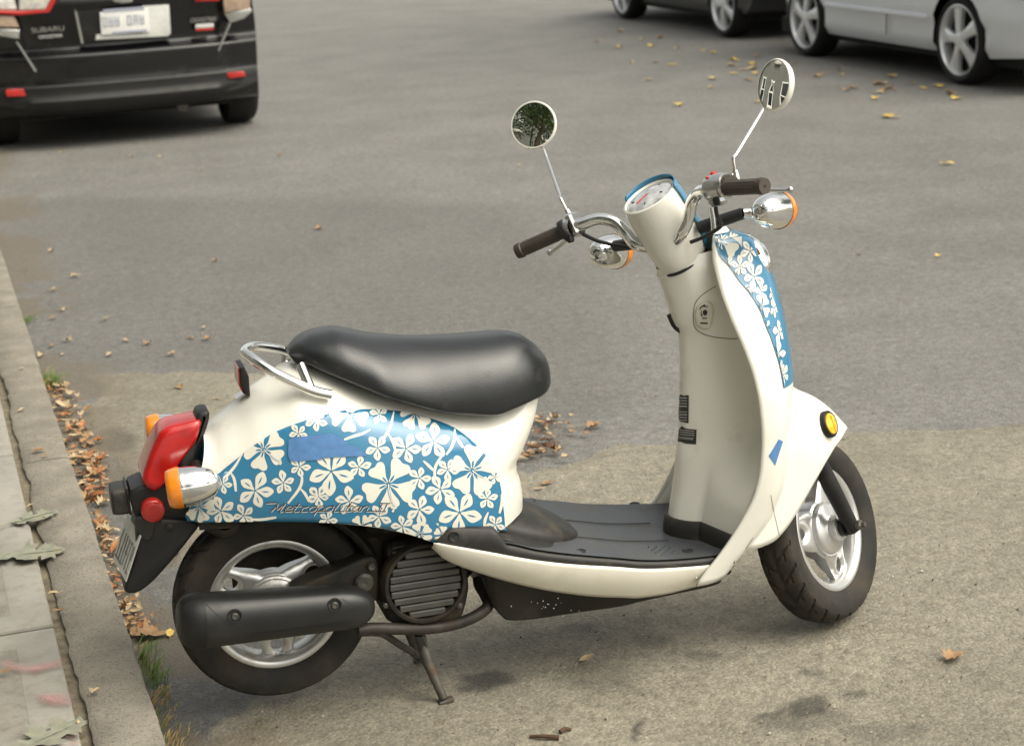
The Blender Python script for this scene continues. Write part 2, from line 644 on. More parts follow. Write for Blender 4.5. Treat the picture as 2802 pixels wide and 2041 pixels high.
# tar-dark lane repairs farther out
dark = np.zeros(len(G2))
repair = gpoly([(-200, 560), (180, 545), (700, 540), (1400, 560), (1700, 830), (1700, 1120), (1400, 1290), (1000, 1300), (-100, 1000)])
d2, _ = poly_dist(Gw, repair)
dark = np.clip(np.where(in_poly(Gw, repair), 1, -1) * d2 / .25 + .5, 0, 1) * .55
tar = np.clip((KX + .62 + (attr_noise(G2, 1.6, 41) - .5) * .5 - Gw[:, 0]) / .10, 0, 1) * np.clip((5.3 - Gw[:, 1]) / .3, 0, 1)
dark = np.maximum(dark, tar * .85)
gut = np.clip((KX + .30 - Gw[:, 0]) / .12, 0, 1) * (attr_noise(G2, 2.2, 8) > .42)
zz = (attr_noise(G2, 1.2, 21) - .5) * .012 + (attr_noise(G2, 9, 22) - .5) * .0025 + a_pale * .003
zz += np.where(G2[:, 1] > 14, 0, 0)
zz -= .004
gm = MB()
Pg = np.c_[G2, zz].reshape(len(gx), len(gy), 3)
gm.grid(Pg)


def ground_mat():
    ma = bpy.data.materials.new('worn_asphalt')
    ma.use_nodes = True
    t = ma.node_tree
    N, L = t.nodes.new, t.links.new
    b = t.nodes['Principled BSDF']
    tc = N('ShaderNodeTexCoord')

    def noise(scale, det=5, rough=.6):
        n = N('ShaderNodeTexNoise')
        n.inputs['Scale'].default_value = scale
        n.inputs['Detail'].default_value = det
        n.inputs['Roughness'].default_value = rough
        L(tc.outputs['Object'], n.inputs['Vector'])
        return n.outputs['Fac']

    def rng_(v, a, b_, lo=0., hi=1.):
        mr = N('ShaderNodeMapRange')
        for k, x in zip(('From Min', 'From Max', 'To Min', 'To Max'), (a, b_, lo, hi)):
            mr.inputs[k].default_value = x
        L(v, mr.inputs['Value'])
        return mr.outputs[0]

    def mix(f, a, b_, mode='MIX'):
        mx = N('ShaderNodeMix')
        mx.data_type = 'RGBA'
        mx.blend_type = mode
        for s_, v in (('Factor', f), ('A', a), ('B', b_)):
            if isinstance(v, (tuple, float, int)):
                mx.inputs[s_].default_value = v if s_ == 'Factor' else (*v, 1)
            else:
                L(v, mx.inputs[s_])
        return mx.outputs['Result']

    def att(n):
        a = N('ShaderNodeAttribute')
        a.attribute_name = n
        return a.outputs['Fac']

    vor = N('ShaderNodeTexVoronoi')
    vor.inputs['Scale'].default_value = 120
    L(tc.outputs['Object'], vor.inputs['Vector'])
    vor2 = N('ShaderNodeTexVoronoi')
    vor2.inputs['Scale'].default_value = 55
    L(tc.outputs['Object'], vor2.inputs['Vector'])
    grey = mix(rng_(noise(1.6), .35, .65), (.148, .144, .132), (.186, .181, .167))
    tan = mix(rng_(noise(2.3), .35, .65), (.182, .165, .125), (.243, .222, .172))
    pf = N('ShaderNodeMath')
    pf.operation = 'ADD'
    L(att('pale'), pf.inputs[0])
    L(rng_(noise(40), .3, .7, -.22, .22), pf.inputs[1])
    base = mix(rng_(pf.outputs[0], .35, .65), grey, tan)
    base = mix(att('dark'), base, (.108, .105, .096))
    # stones of the aggregate
    stones = rng_(vor.outputs['Color'], .0, 1., .76, 1.24)
    sepN = N('ShaderNodeMath')
    sepN.operation = 'MULTIPLY'
    L(stones, sepN.inputs[0])
    sepN.inputs[1].default_value = 1.0
    hs = N('ShaderNodeHueSaturation')
    L(base, hs.inputs['Color'])
    L(sepN.outputs[0], hs.inputs['Value'])
    base = hs.outputs[0]
    gr = N('ShaderNodeHueSaturation')
    L(base, gr.inputs['Color'])
    L(rng_(noise(240, 3), .3, .7, .82, 1.18), gr.inputs['Value'])
    base = gr.outputs[0]
    md = N('ShaderNodeHueSaturation')
    L(base, md.inputs['Color'])
    L(rng_(noise(24, 9, .85), .32, .68, .66, 1.34), md.inputs['Value'])
    base = md.outputs[0]
    base = mix(rng_(noise(34, 6, .7), .54, .68, 0, .6), base, (.10, .085, .06))
    base = mix(rng_(noise(70, 3), .66, .74, 0, .6), base, (.42, .40, .35))
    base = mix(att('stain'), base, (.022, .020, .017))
    base = mix(att('gutter'), base, (.13, .105, .07))
    L(base, b.inputs['Base Color'])
    b.inputs['Roughness'].default_value = .72
    b.inputs['Specular IOR Level'].default_value = .5
    bp = N('ShaderNodeBump')
    bp.inputs['Strength'].default_value = .5
    bp.inputs['Distance'].default_value = .003
    hsum = N('ShaderNodeMath')
    hsum.operation = 'ADD'
    L(rng_(vor.outputs['Distance'], 0, .7, 1, 0), hsum.inputs[0])
    L(noise(60, 6, .7), hsum.inputs[1])
    L(hsum.outputs[0], bp.inputs['Height'])
    L(bp.outputs[0], b.inputs['Normal'])
    return ma


street = gm.build('street', ground_mat(), angle=180, kind='structure')
for nme, arr in (('pale', a_pale), ('stain', np.clip(stain * (.6 + .8 * attr_noise(G2, 12, 31)), -.3, .8).clip(0)), ('dark', dark * (1 - a_pale)), ('gutter', gut * .6)):
    at = street.data.attributes.new(nme, 'FLOAT', 'POINT')
    at.data.foreach_set('value', arr.astype(np.float32))

# pavement: kerb strip, dirt joint, slabs
M['concrete'] = mat('kerb_concrete', (.235, .215, .175), .9, noise=(9, .22), bump=(190, .8, .004), dirt=((.11, .095, .07), 130, .50, .66, .65))
M['slab'] = mat('slab_concrete', (.25, .236, .198), .88, noise=(5, .2), bump=(200, .5, .003), dirt=((.15, .13, .095), 35, .46, .70, .6))
M['slab_edge'] = mat('slab_trowelled_edge', (.29, .276, .24), .85, noise=(5, .15), bump=(220, .4, .002), dirt=((.18, .16, .125), 30, .48, .72, .55))
M['soil'] = mat('joint_dirt', (.17, .145, .10), .95, noise=(30, .3), bump=(60, .8, .01), dirt=((.10, .08, .05), 50, .45, .7, .7))
M['chalk'] = mat('pink_chalk', (.46, .25, .235), .9, noise=(40, .15))

# kerb as cast lengths
kerb_cuts = [-14, -9.5, -5.2, -2.4, 0.2, 2.3, 5.15, 7.2, 9.8, 12.6, 16, 20, 25, 31, 40]
kerb_breaks = on_ground(*zp('ul', 150, 430), KH)[1]
for a, b in zip(kerb_cuts[:-1], kerb_cuts[1:]):
    n = max(4, int((b - a) / (.03 if 1.5 < b < 8 else .25)))
    ys = np.linspace(a + .004, b - .004, n)
    edge = KX + (attr_noise(np.c_[ys, ys * 0], 1.5, 2) - .5) * .012 + (attr_noise(np.c_[ys, ys * 0], 30, 4) - .5) * .007
    inner = KX - KW + (attr_noise(np.c_[ys, ys * 0 + 3], 3, 9) - .5) * .022 + (attr_noise(np.c_[ys, ys * 0 + 5], 22, 6) - .5) * .012
    sec = []
    for y, e, i_ in zip(ys, edge, inner):
        top = KH + (attr_noise(np.array([[y, 1.0]]), 2, 3)[0] - .5) * .004
        sec.append([(e + .012, y, -.03), (e + .004, y, KH - .022), (e + .001, y, top - .004), (e - .007, y, top), ((e + i_) / 2, y, top + .001), (i_ + .01, y, top - .001), (i_, y, top - .008), (i_, y, -.03)])
    kb = MB()
    kb.grid(sec, flip=False, cap0=True, cap1=True)
    kb.build('kerb', M['concrete'], angle=50, kind='structure')
sb = MB()
ys = np.r_[np.linspace(-14, 1.4, 30), np.linspace(1.45, 7.5, 300), np.linspace(7.6, 40, 40)]
sec = []
for y in ys:
    zj = KH - .016 + (attr_noise(np.array([[y, 0.]]), 9, 2)[0] - .5) * .012
    sec.append([(KX - KW + .02, y, zj - .004), (KX - KW - .01, y, zj), (KX - KW - .03, y, zj + .001), (KX - KW - .12, y, zj - .02), (-4.2, y, zj - .03)])
sb.grid(sec)
sb.build('dirt_joint', M['soil'], angle=180, kind='structure')

SLAB_X = KX - KW - .021
jy = on_ground(*zp('k', 160, 940), KH)[1]
pave = bpy.data.objects.new('pavement', None)
col.objects.link(pave)
pave['kind'] = 'structure'
SL = 1.33
ystart = jy - 12 * SL
slab_rows = 0
for r_ in range(0, 36):
    y0, y1 = ystart + r_ * SL + .006, ystart + (r_ + 1) * SL - .006
    for c_ in range(3):
        x1 = SLAB_X - c_ * 1.36
        x0 = x1 - 1.345
        bord = .085
        s = MB()
        z0, z1 = -.02, KH + .004 * random.uniform(-.3, .6)
        # outer rim lower edge, rounded arris, trowelled border, brushed field
        rings = [(0.0, z0), (0.0, z1 - .007), (.003, z1 - .002), (.009, z1), (bord, z1 + .0003), (bord + .003, z1 - .0012)]
        G = [[(x0 + o, y0 + o, z), (x1 - o, y0 + o, z), (x1 - o, y1 - o, z), (x0 + o, y1 - o, z)] for o, z in rings]
        s.grid(G, closev=True)
        nb = len(s.f)
        s.mi = [0] * nb
        s.add([(x0 + bord + .003, y0 + bord + .003, z1 - .0012), (x1 - bord - .003, y0 + bord + .003, z1 - .0012),
               (x1 - bord - .003, y1 - bord - .003, z1 - .0012), (x0 + bord + .003, y1 - bord - .003, z1 - .0012)], [(0, 1, 2, 3)], 1)
        o = s.build('slab', [M['slab_edge'], M['slab']], pave, angle=30)
        me = o.data
verge = MB()
verge.grid([[(x, y, KH + .0) for y in np.linspace(-16, 40, 40)] for x in np.linspace(-6.8, -3.99, 6)], flip=True)
verge.build('front_yard', M['soil'], kind='structure')

# pink chalk marks on the slab
ch = MB()
fade = []
for poly in ([(0, 1130), (60, 1120), (180, 1150), (385, 1110), (388, 1165), (290, 1195), (215, 1215), (100, 1205), (0, 1180)],
             [(215, 1330), (300, 1320), (432, 1330), (450, 1400), (330, 1410), (225, 1390)],
             [(370, 1570), (430, 1545), (480, 1560), (480, 1625), (395, 1600)], [(400, 1625), (490, 1610), (500, 1652), (380, 1652)]):
    P = catmull(gpoly(poly, 'k', KH + .006), 4, True)
    k_ = len(ch.v)
    ch.cdt(P, .012, lambda q: np.c_[q, np.full(len(q), KH + .0062)])
    fade += list(np.clip(poly_dist(np.array(ch.v)[k_:, :2], P)[0] / .03, 0, 1))
cho = ch.build('chalk_mark', M['chalk'], pave, angle=180)
at = cho.data.attributes.new('fade', 'FLOAT', 'POINT')
at.data.foreach_set('value', np.array(fade, np.float32))
tt_ = M['chalk'].node_tree
an_ = tt_.nodes.new('ShaderNodeAttribute')
an_.attribute_name = 'fade'
nz_ = tt_.nodes.new('ShaderNodeTexNoise')
nz_.inputs['Scale'].default_value = 70
nz_.inputs['Detail'].default_value = 6
mm_ = tt_.nodes.new('ShaderNodeMapRange')
mm_.inputs['From Min'].default_value = .30
mm_.inputs['From Max'].default_value = .55
mm_.inputs['To Max'].default_value = .95
mu_ = tt_.nodes.new('ShaderNodeMath')
mu_.operation = 'MULTIPLY'
tt_.links.new(nz_.outputs['Fac'], mm_.inputs['Value'])
tt_.links.new(mm_.outputs[0], mu_.inputs[0])
tt_.links.new(an_.outputs['Fac'], mu_.inputs[1])
tt_.links.new(mu_.outputs[0], tt_.nodes['Principled BSDF'].inputs['Alpha'])
# cracks in the kerb joint
# ------------------------------------------------------------------ the scooter
scooter = thing('motor_scooter', 'cream motor scooter with blue hibiscus print panels, parked on its centre stand', 'scooter', tuple(SO), PSI)

# ---- rear body shell: half width y(x, z) between traced edges
top_p = np.vstack([prof('n', [(560, 1160), (578, 1142), (631, 1100), (674, 1060), (729, 1022), (784, 986)], .03)])
body_zt = pchip(list(top_p[:, 0]) + [.12, .2, .3, .42, .5, .56, .60], list(top_p[:, 1]) + [.735, .70, .665, .635, .63, .655, .665])
front_p = prof('n', [(1489, 1080), (1473, 1147), (1443, 1219), (1420, 1267), (1421, 1285), (1431, 1316), (1437, 1358), (1437, 1401), (1433, 1430), (1425, 1440)], -.05)
body_xf = pchip(list(front_p[:, 1]) + [.30, .70], list(front_p[:, 0]) + [front_p[-1, 0] - .012, front_p[0, 0] + .012])
rear_p = prof('n', [(578, 1142), (564, 1210), (549, 1265), (535, 1310), (515, 1380), (503, 1420)], -.08)
body_xr = pchip(list(rear_p[:, 1]) + [.30, .76], list(rear_p[:, 0]) + [rear_p[-1, 0] - .01, rear_p[0, 0]])
bot_p = prof('n', [(513, 1424), (674, 1426), (843, 1427), (956, 1433), (1032, 1441), (1104, 1456), (1147, 1469), (1195, 1483), (1300, 1490), (1437, 1440)], -.165)
body_zb = pchip(bot_p[:, 0], bot_p[:, 1])
body_W = pchip([-.22, -.17, -.1, 0, .1, .2, .3, .4, .47, .53, .60], [.078, .100, .132, .160, .174, .178, .174, .160, .140, .118, .10])


def body_y(x, z):
    x = np.asarray(x, float)
    z = np.asarray(z, float)
    zb, zt = body_zb(x), body_zt(x)
    t = np.clip((z - zb) / (zt - zb), -.2, 1)
    lower = 1 - .30 * np.clip(t, 0, 1)**2.0 - .04 * (1 - np.clip(t / .35, 0, 1))**2
    cap = np.sqrt(np.clip(1 - np.clip((t - .62) / .38, 0, 1)**2.4, 0, 1))
    fr = np.clip((body_xf(z) - x) / .085, 0, 1)
    frc = np.clip(1 - (1 - fr)**2.3, 0, 1)**(1 / 2.3)
    return body_W(x) * lower * cap * frc


rows = []
tz = np.r_[np.linspace(0, .6, 26), .6 + .4 * np.sin(np.linspace(.05, 1, 30) * np.pi / 2)]
ux = np.r_[np.linspace(0, .8, 70), .8 + .2 * np.sin(np.linspace(0.03, 1, 26) * np.pi / 2)]
mb = MB()
U_, T_ = np.meshgrid(ux, tz, indexing='ij')
Z_ = np.full(U_.shape, .5)
for _ in range(14):
    X_ = body_xr(Z_) + (body_xf(Z_) - body_xr(Z_)) * U_
    Z_ = .5 * Z_ + .5 * (body_zb(X_) + (body_zt(X_) - body_zb(X_)) * T_)
Yb_ = body_y(X_, Z_)
A_ = np.stack([X_, -Yb_, Z_], -1)
B_ = np.stack([X_, Yb_, Z_], -1)[:, -2::-1]
mb.grid(np.concatenate([A_, B_], 1))
body = mb.build('body_shell', M['cream'], scooter, angle=60)


def hit(u, v, fun, y0=-.34, y1=.10, n=220, off=.0):
    """first point where the pixel's ray meets the surface y = -fun(x, z)"""
    d = ray_s(u, v)
    ts = (np.linspace(y0, y1, n) - CAM_S[1]) / d[1]
    P = CAM_S + ts[:, None] * d
    g = P[:, 1] + fun(P[:, 0], P[:, 2])
    k = np.where((g[:-1] < 0) & (g[1:] >= 0))[0]
    if len(k) == 0:
        i = np.argmin(np.abs(g))
        p = P[i]
    else:
        i = k[0]
        a = g[i] / (g[i] - g[i + 1])
        p = P[i] + a * (P[i + 1] - P[i])
    p = p - nrm(d) * off
    return p


def mapper(fun, off):
    def f(P):
        P = np.atleast_2d(np.asarray(P, float))
        D = np.c_[(P[:, 0] - W_PX / 2) / F_PX, (P[:, 1] - H_PX / 2) / F_PX, np.ones(len(P))] @ CB
        D = np.c_[D @ SXv, D @ SYv, D[:, 2]]
        ts = (np.linspace(-.34, .02, 120)[None] - CAM_S[1]) / D[:, 1:2]
        Q = CAM_S + ts[..., None] * D[:, None]
        g = Q[..., 1] + fun(Q[..., 0], Q[..., 2])
        cr = (g[:, :-1] < 0) & (g[:, 1:] >= 0)
        i = np.where(cr.any(1), cr.argmax(1), np.abs(g[:, :-1]).argmin(1))
        r = np.arange(len(P))
        a = np.clip(g[r, i] / (g[r, i] - g[r, i + 1] + 1e-12), 0, 1)[:, None]
        p = Q[r, i] + a * (Q[r, i + 1] - Q[r, i])
        e = .002
        gx_ = (fun(p[:, 0] + e, p[:, 2]) - fun(p[:, 0] - e, p[:, 2])) / (2 * e)
        gz_ = (fun(p[:, 0], p[:, 2] + e) - fun(p[:, 0], p[:, 2] - e)) / (2 * e)
        nn = np.c_[-gx_, -np.ones(len(p)), -gz_]
        nn /= np.linalg.norm(nn, axis=1)[:, None]
        return p + nn * off
    return f


# blue side panel with the printed flowers
panel_px = catmull([(513, 1424), (674, 1426), (843, 1427), (956, 1433), (1032, 1441), (1104, 1456), (1147, 1469), (1195, 1483), (1219, 1457), (1246, 1449), (1376, 1451),
                    (1380, 1440), (1375, 1380), (1365, 1316), (1342, 1265), (1299, 1214), (1244, 1172), (1180, 1147), (1104, 1128), (1019, 1121), (940, 1124), (886, 1136), (835, 1151),
                    (758, 1180), (695, 1219), (653, 1252), (610, 1286), (570, 1325), (535, 1370)], 3, True)
bmap = mapper(body_y, .0022)
mb = MB().cdt(panel_px, 11, bmap, flip=True)
side_panel = mb.build('side_panel', M['blue'], scooter, angle=180, label='blue side panel with cream hibiscus print')
mod = side_panel.modifiers.new('thick', 'SOLIDIFY')
mod.thickness = .004
mod.offset = -1

PLUM = [(.08, .03), (.28, .13), (.48, .26), (.66, .30), (.84, .20), (1.02, -.04), (.86, -.21), (.64, -.27), (.45, -.21), (.26, -.11), (.08, -.03)]
HIBI = [(.10, .05), (.32, .13), (.55, .28), (.74, .40), (.92, .40), (1.01, .23), (.95, .02), (1.01, -.21), (.91, -.38), (.74, -.37), (.55, -.25), (.32, -.11), (.10, -.05)]
fl = MB()


def keep(P, poly):
    P = np.array(P, float)
    ins = in_poly(P, poly)
    d, q = poly_dist(P, poly)
    P[~ins] = q[~ins]
    return P, ins


def petal_set(mb, cx, cy, r, kind, rot, poly, m1, m2, squeeze=1.0, stamen=None):
    shape = PLUM if kind == 'p' else HIBI
    for k in range(5):
        a = rot + k * 2 * math.pi / 5 + random.uniform(-.09, .09)
        sc_ = r * random.uniform(.9, 1.08)
        ca, sa = math.cos(a), math.sin(a)
        base = catmull(shape, 3, True)
        P = np.c_[cx + sc_ * (base[:, 0] * ca - base[:, 1] * sa) * squeeze, cy + sc_ * (base[:, 0] * sa + base[:, 1] * ca)]
        P, ins = keep(P, poly)
        if ins.sum() < 4:
            continue
        k_ = np.r_[True, np.hypot(*np.diff(P, axis=0).T) > .35]
        P = P[k_]
        if len(P) < 4:
            continue
        mb.cdt(P, max(6, r * .22), m1, 0)
        sl_ = [(.34, 0), (.5, .045), (.66, .035), (.78, -.01), (.62, -.03), (.48, -.02)] if kind == 'p' else [(.06, .0), (.2, .04), (.34, .035), (.42, 0), (.34, -.03), (.2, -.04)]
        Q = np.array([(cx + sc_ * (x * ca - y * sa) * squeeze, cy + sc_ * (x * sa + y * ca)) for x, y in sl_])
        if in_poly(Q, poly).all():
            mb.add(m2(Q), [tuple(range(len(Q)))], 1)
    if stamen:
        t = np.linspace(0, 1, 8)[:, None]
        a, b = np.array([cx, cy]), np.array(stamen)
        mid = (a + b) / 2 + np.array([-(b - a)[1], (b - a)[0]]) * .12
        P = (1 - t)**2 * a + 2 * t * (1 - t) * mid + t * t * b
        P, _ = keep(P, poly)
        ribbon(mb, P, np.linspace(r * .11, r * .05, 8), m2, 1)
        ribbon(mb, P, np.linspace(r * .05, r * .03, 8), mapper_cache[mb], 0)
        for _ in range(7):
            q = b + rng.normal(0, r * .075, 2)
            h = [(q[0] + r * .055 * math.cos(x), q[1] + r * .055 * math.sin(x)) for x in np.linspace(0, 6.28, 6, endpoint=False)]
            h, _ = keep(h, poly)
            mb.add(mapper_cache[mb](h), [tuple(range(6))], 0)


mapper_cache = {}
bm1, bm2, bm3 = mapper(body_y, .0026), mapper(body_y, .0030), mapper(body_y, .0034)
mapper_cache[fl] = bm3
FL1 = [(1115, 895, 130, 'h', .5, (1220, 975)), (1450, 708, 72, 'p', .3, None), (1240, 1110, 78, 'p', .9, None), (1058, 1160, 120, 'p', 2.6, None), (850, 1117, 68, 'p', 1.4, None),
       (1345, 1005, 66, 'p', .1, None), (1465, 1195, 72, 'p', .2, None), (838, 1288, 95, 'p', 1.9, None), (985, 1318, 74, 'p', .5, None), (700, 1262, 95, 'h', 1.2, (740, 1340)), (1338, 792, 62, 'p', 1.6, None)]
FL2 = [(440, 672, 62, 'p', .8, None), (45, 705, 60, 'p', .5, None), (250, 668, 118, 'h', .4, None), (672, 668, 104, 'h', .8, None), (430, 885, 82, 'p', .3, None), (612, 890, 100, 'p', 1.3, None),
       (790, 845, 112, 'p', 1.0, None), (880, 1025, 76, 'p', 1.5, None), (1040, 1030, 150, 'h', .95, (1135, 1085)), (132, 1035, 150, 'p', .35, None), (310, 1008, 76, 'p', 1.1, None),
       (500, 1118, 160, 'h', .28, (537, 1265)), (700, 1080, 78, 'p', 1.25, None), (835, 1152, 92, 'p', .55, None), (700, 1282, 100, 'p', 1.35, None), (958, 1300, 150, 'p', .3, None),
       (1135, 1212, 68, 'p', 1.0, None), (1188, 1378, 64, 'p', .4, None), (50, 1198, 72, 'p', .2, None), (248, 1228, 92, 'p', .9, None), (440, 1325, 78, 'p', .5, None),
       (325, 1385, 72, 'h', .3, None), (590, 1388, 76, 'p', .7, None), (705, 1440, 74, 'h', .6, None), (108, 1345, 62, 'p', .1, None), (1185, 1075, 44, 'p', .6, None), (850, 1445, 60, 'h', 1.1, (815, 1375))]
for zn, lst in (('r1', FL1), ('r2', FL2)):
    s_ = ZONES[zn][2]
    for x, y, r_, k, ro, stm in lst:
        cx, cy = zp(zn, x, y)
        petal_set(fl, cx, cy, r_ * s_, k, ro, panel_px, bm1, bm2, stamen=zp(zn, *stm) if stm else None)
for zn, pts in (('r2', [(535, 655), (515, 740), (490, 795), (455, 840)]), ('r2', [(385, 768), (330, 795), (270, 812), (215, 832)]), ('r2', [(928, 765), (925, 830), (905, 885), (872, 930)]),
                ('r2', [(935, 815), (955, 845), (982, 885)]), ('r2', [(858, 918), (825, 965), (800, 1020), (800, 1110)]), ('r2', [(725, 968), (760, 1000), (790, 1030)]), ('r2', [(1228, 1180), (1230, 1240), (1215, 1305)]),
                ('r2', [(1143, 1298), (1122, 1350), (1118, 1400)]), ('r2', [(500, 800), (530, 850), (545, 905)]), ('r1', [(975, 925), (935, 995), (890, 1050), (860, 1085)]), ('r1', [(900, 1040), (925, 1090), (935, 1165)]),
                ('r1', [(1350, 1035), (1360, 1090), (1340, 1150), (1270, 1240)]), ('r1', [(1352, 1148), (1380, 1180), (1402, 1222)]), ('r1', [(1000, 1340), (1090, 1345), (1195, 1330)]), ('r1', [(780, 1080), (760, 1090), (775, 1120)])):
    P = catmull([zp(zn, *p) for p in pts], 5)
    P, _ = keep(P, panel_px)
    n_ = len(P)
    ribbon(fl, P, 1.5 + 6.5 * np.sin(np.linspace(.12, 1, n_) * np.pi * .8), bm1, 0)
fl.build('floral_print', [M['print'], M['blue']], side_panel, angle=180)

# lettering along the panel's foot, single-stroke script
GL = {'M': [[(-.9, 1.55), (.55, 1.55), (.15, 0)], [(.55, 1.55), (.75, .35), (1.45, 1.55), (1.2, 0), (1.6, .1)]],
      'e': [[(.05, .5), (.75, .55), (.7, .95), (.35, 1.0), (.0, .6), (.05, .1), (.4, 0), (.9, .12)]],
      't': [[(.4, 1.6), (.12, .1), (.45, 0), (.8, .1)], [(-.1, 1.05), (.75, 1.05)]],
      'r': [[(.12, 0), (.2, 1.0), (.3, .75), (.8, 1.0)], [(.12, 0), (.9, 0.05)]],
      'o': [[(.45, 1.0), (.08, .75), (.05, .2), (.4, 0), (.8, .3), (.78, .8), (.45, 1.0), (.95, .95)]],
      'p': [[(.2, 1.0), (-.1, -.7)], [(.15, .8), (.6, 1.0), (.85, .6), (.55, .05), (.1, .12), (1.0, .0)]],
      'l': [[(.45, 1.6), (.12, .15), (.4, 0), (.7, .05)]],
      'i': [[(.25, 1.0), (.12, .15), (.4, 0), (.7, .05)], [(.36, 1.4), (.38, 1.5)]],
      'a': [[(.8, .95), (.35, 1.0), (.0, .5), (.2, .02), (.6, .25), (.82, .95), (.75, .1), (1.05, .05)]],
      'n': [[(.15, 1.0), (.05, 0)], [(.1, .6), (.5, 1.0), (.8, .85), (.72, .1), (1.0, .0), (1.9, .0)]],
      'I': [[(.25, 1.5), (.2, 0)], [(-.05, 1.5), (.6, 1.5)], [(-.1, 0), (.5, 0)]]}
ADV = {'M': 1.75, 'l': .72, 'i': .72, 't': .88, 'I': .62, 'n': 2.0}
lt = MB()
bx, by = 738, 1397
tx, ty = 1066, 1396
xh = 14.5
strokes = []
pen = 0.0
for chh in 'MetropolitanII':
    for st in GL[chh]:
        strokes.append([(pen + x + .28 * y, y) for x, y in st])
    pen += ADV.get(chh, .98)
kx = (tx - bx) / (pen + .35)
for ps, wd, dx, dy, mi in ((0, 1.8, 1.0, 2.4, 0), (1, 2.3, 0, 0, 1)):
    for st in strokes:
        P = catmull([(bx + x * kx + dx, by - y * xh + (ty - by) * x / pen + dy) for x, y in st], 3) if len(st) > 2 else np.array([(bx + x * kx + dx, by - y * xh + dy) for x, y in st])
        ribbon(lt, P, wd, mapper(body_y, .0037 if ps == 0 else .0041), mi)
lt.build('model_lettering', [M['print'], M['ink']], side_panel, angle=180)
# strips of masking tape
tp = MB().cdt([zp('r1', *p) for p in [(1275, 832), (1330, 812), (1430, 806), (1545, 790), (1652, 850), (1660, 868)]] + [zp('r2', *p) for p in [(300, 880), (360, 935), (250, 940), (60, 950)]] +
              [zp('r1', *p) for p in [(1500, 958), (1400, 965), (1285, 972), (1270, 930)]], 10, mapper(body_y, .0045))
tp.build('masking_tape', M['tape'], scooter, angle=180, label='torn strip of blue masking tape on the side panel')

# ---- seat
seat_top = np.vstack([prof('r1', [(1275, 195)], .025), prof('r1', [(1310, 150)], .04), prof('r1', [(1400, 92)], .052), prof('r1', [(1500, 66)], .055), prof('r2', [(100, 62), (200, 72), (350, 95), (600, 110), (850, 108), (1100, 95)], .055), prof('r2', [(1200, 97)], .045), prof('r2', [(1300, 120)], .028), prof('r2', [(1400, 175)], .010), prof('r2', [(1480, 250)], -.005), prof('r2', [(1538, 335)], -.015)])
seat_bot = np.vstack([prof('r1', [(1275, 312), (1350, 378)], -.06), prof('r2', [(0, 405), (100, 442), (330, 530), (600, 622), (850, 692), (1050, 716)], -.128), prof('r2', [(1200, 702), (1320, 662)], -.105), prof('r2', [(1430, 597)], -.08), prof('r2', [(1500, 545)], -.05), prof('r2', [(1543, 485)], -.03)])
xt_, zt0_ = sp(*zp('r1', 1252, 238), .02)
xs0 = xt_
seat_top = seat_top[seat_top[:, 0] > xs0 + .012]
seat_bot = seat_bot[seat_bot[:, 0] > xs0 + .012]
xs1 = sp(*zp('r2', 1556, 430), -.02)[0]
st_f = pchip(list(seat_top[:, 0]) + [xs0, xs1], list(seat_top[:, 1]) + [zt0_ + .003, sp(*zp('r2', 1553, 400), -.02)[1]])
sb_f = pchip(list(seat_bot[:, 0]) + [xs0, xs1], list(seat_bot[:, 1]) + [zt0_ - .006, sp(*zp('r2', 1553, 450), -.02)[1]])
seat_w0 = pchip([xs0, xs0 + .02, xs0 + .06, xs0 + .13, .25, .35, .45, .53, xs1 - .03, xs1 - .008, xs1], [.022, .058, .092, .12, .134, .133, .126, .108, .075, .042, .015])
seat_w = lambda x: seat_w0(x) if x < .42 else max(.006, float(seat_w0(.42)) * (1 - min(1, (x - .42) / (xs1 - .42))**2.3)**.5)
mb = MB()
G = []
for x in np.r_[xs0 + (xs1 - xs0) * .5 * (1 - np.cos(np.linspace(0, np.pi, 64)))]:
    zt_, zb_, w_ = float(st_f(x)), float(sb_f(x)), float(seat_w(x))
    hgt = max(zt_ - zb_, .012)
    zc = zb_ + hgt * .16
    mid_s = math.exp(-((x - .30) / .11)**2)
    ring = []
    for a in np.linspace(0, 2 * np.pi, 56, endpoint=False):
        ca, sa = math.cos(a), math.sin(a)
        e = 2 / (2.45 - .75 * mid_s) if sa > 0 else 2 / 3.0
        yy = w_ * math.copysign(abs(ca)**(2 / (2.5 - .35 * mid_s)), ca)
        zz_ = zc + (hgt * .84 if sa > 0 else hgt * .16) * math.copysign(abs(sa)**e, sa)
        if sa > 0:      # shoulders slope inwards, top slightly dished
            yy *= 1 - .16 * abs(sa)**2
            zz_ -= .006 * max(0, 1 - (yy / (w_ * .7 + 1e-6))**2) * math.sin(math.pi * np.clip((x - xs0) / (xs1 - xs0), 0, 1))
        ring.append((x, yy, zz_))
    G.append(ring)
mb.grid(G, closev=True, cap0=True, cap1=True, flip=True)
mb.build('seat', M['vinyl'], scooter, angle=180)

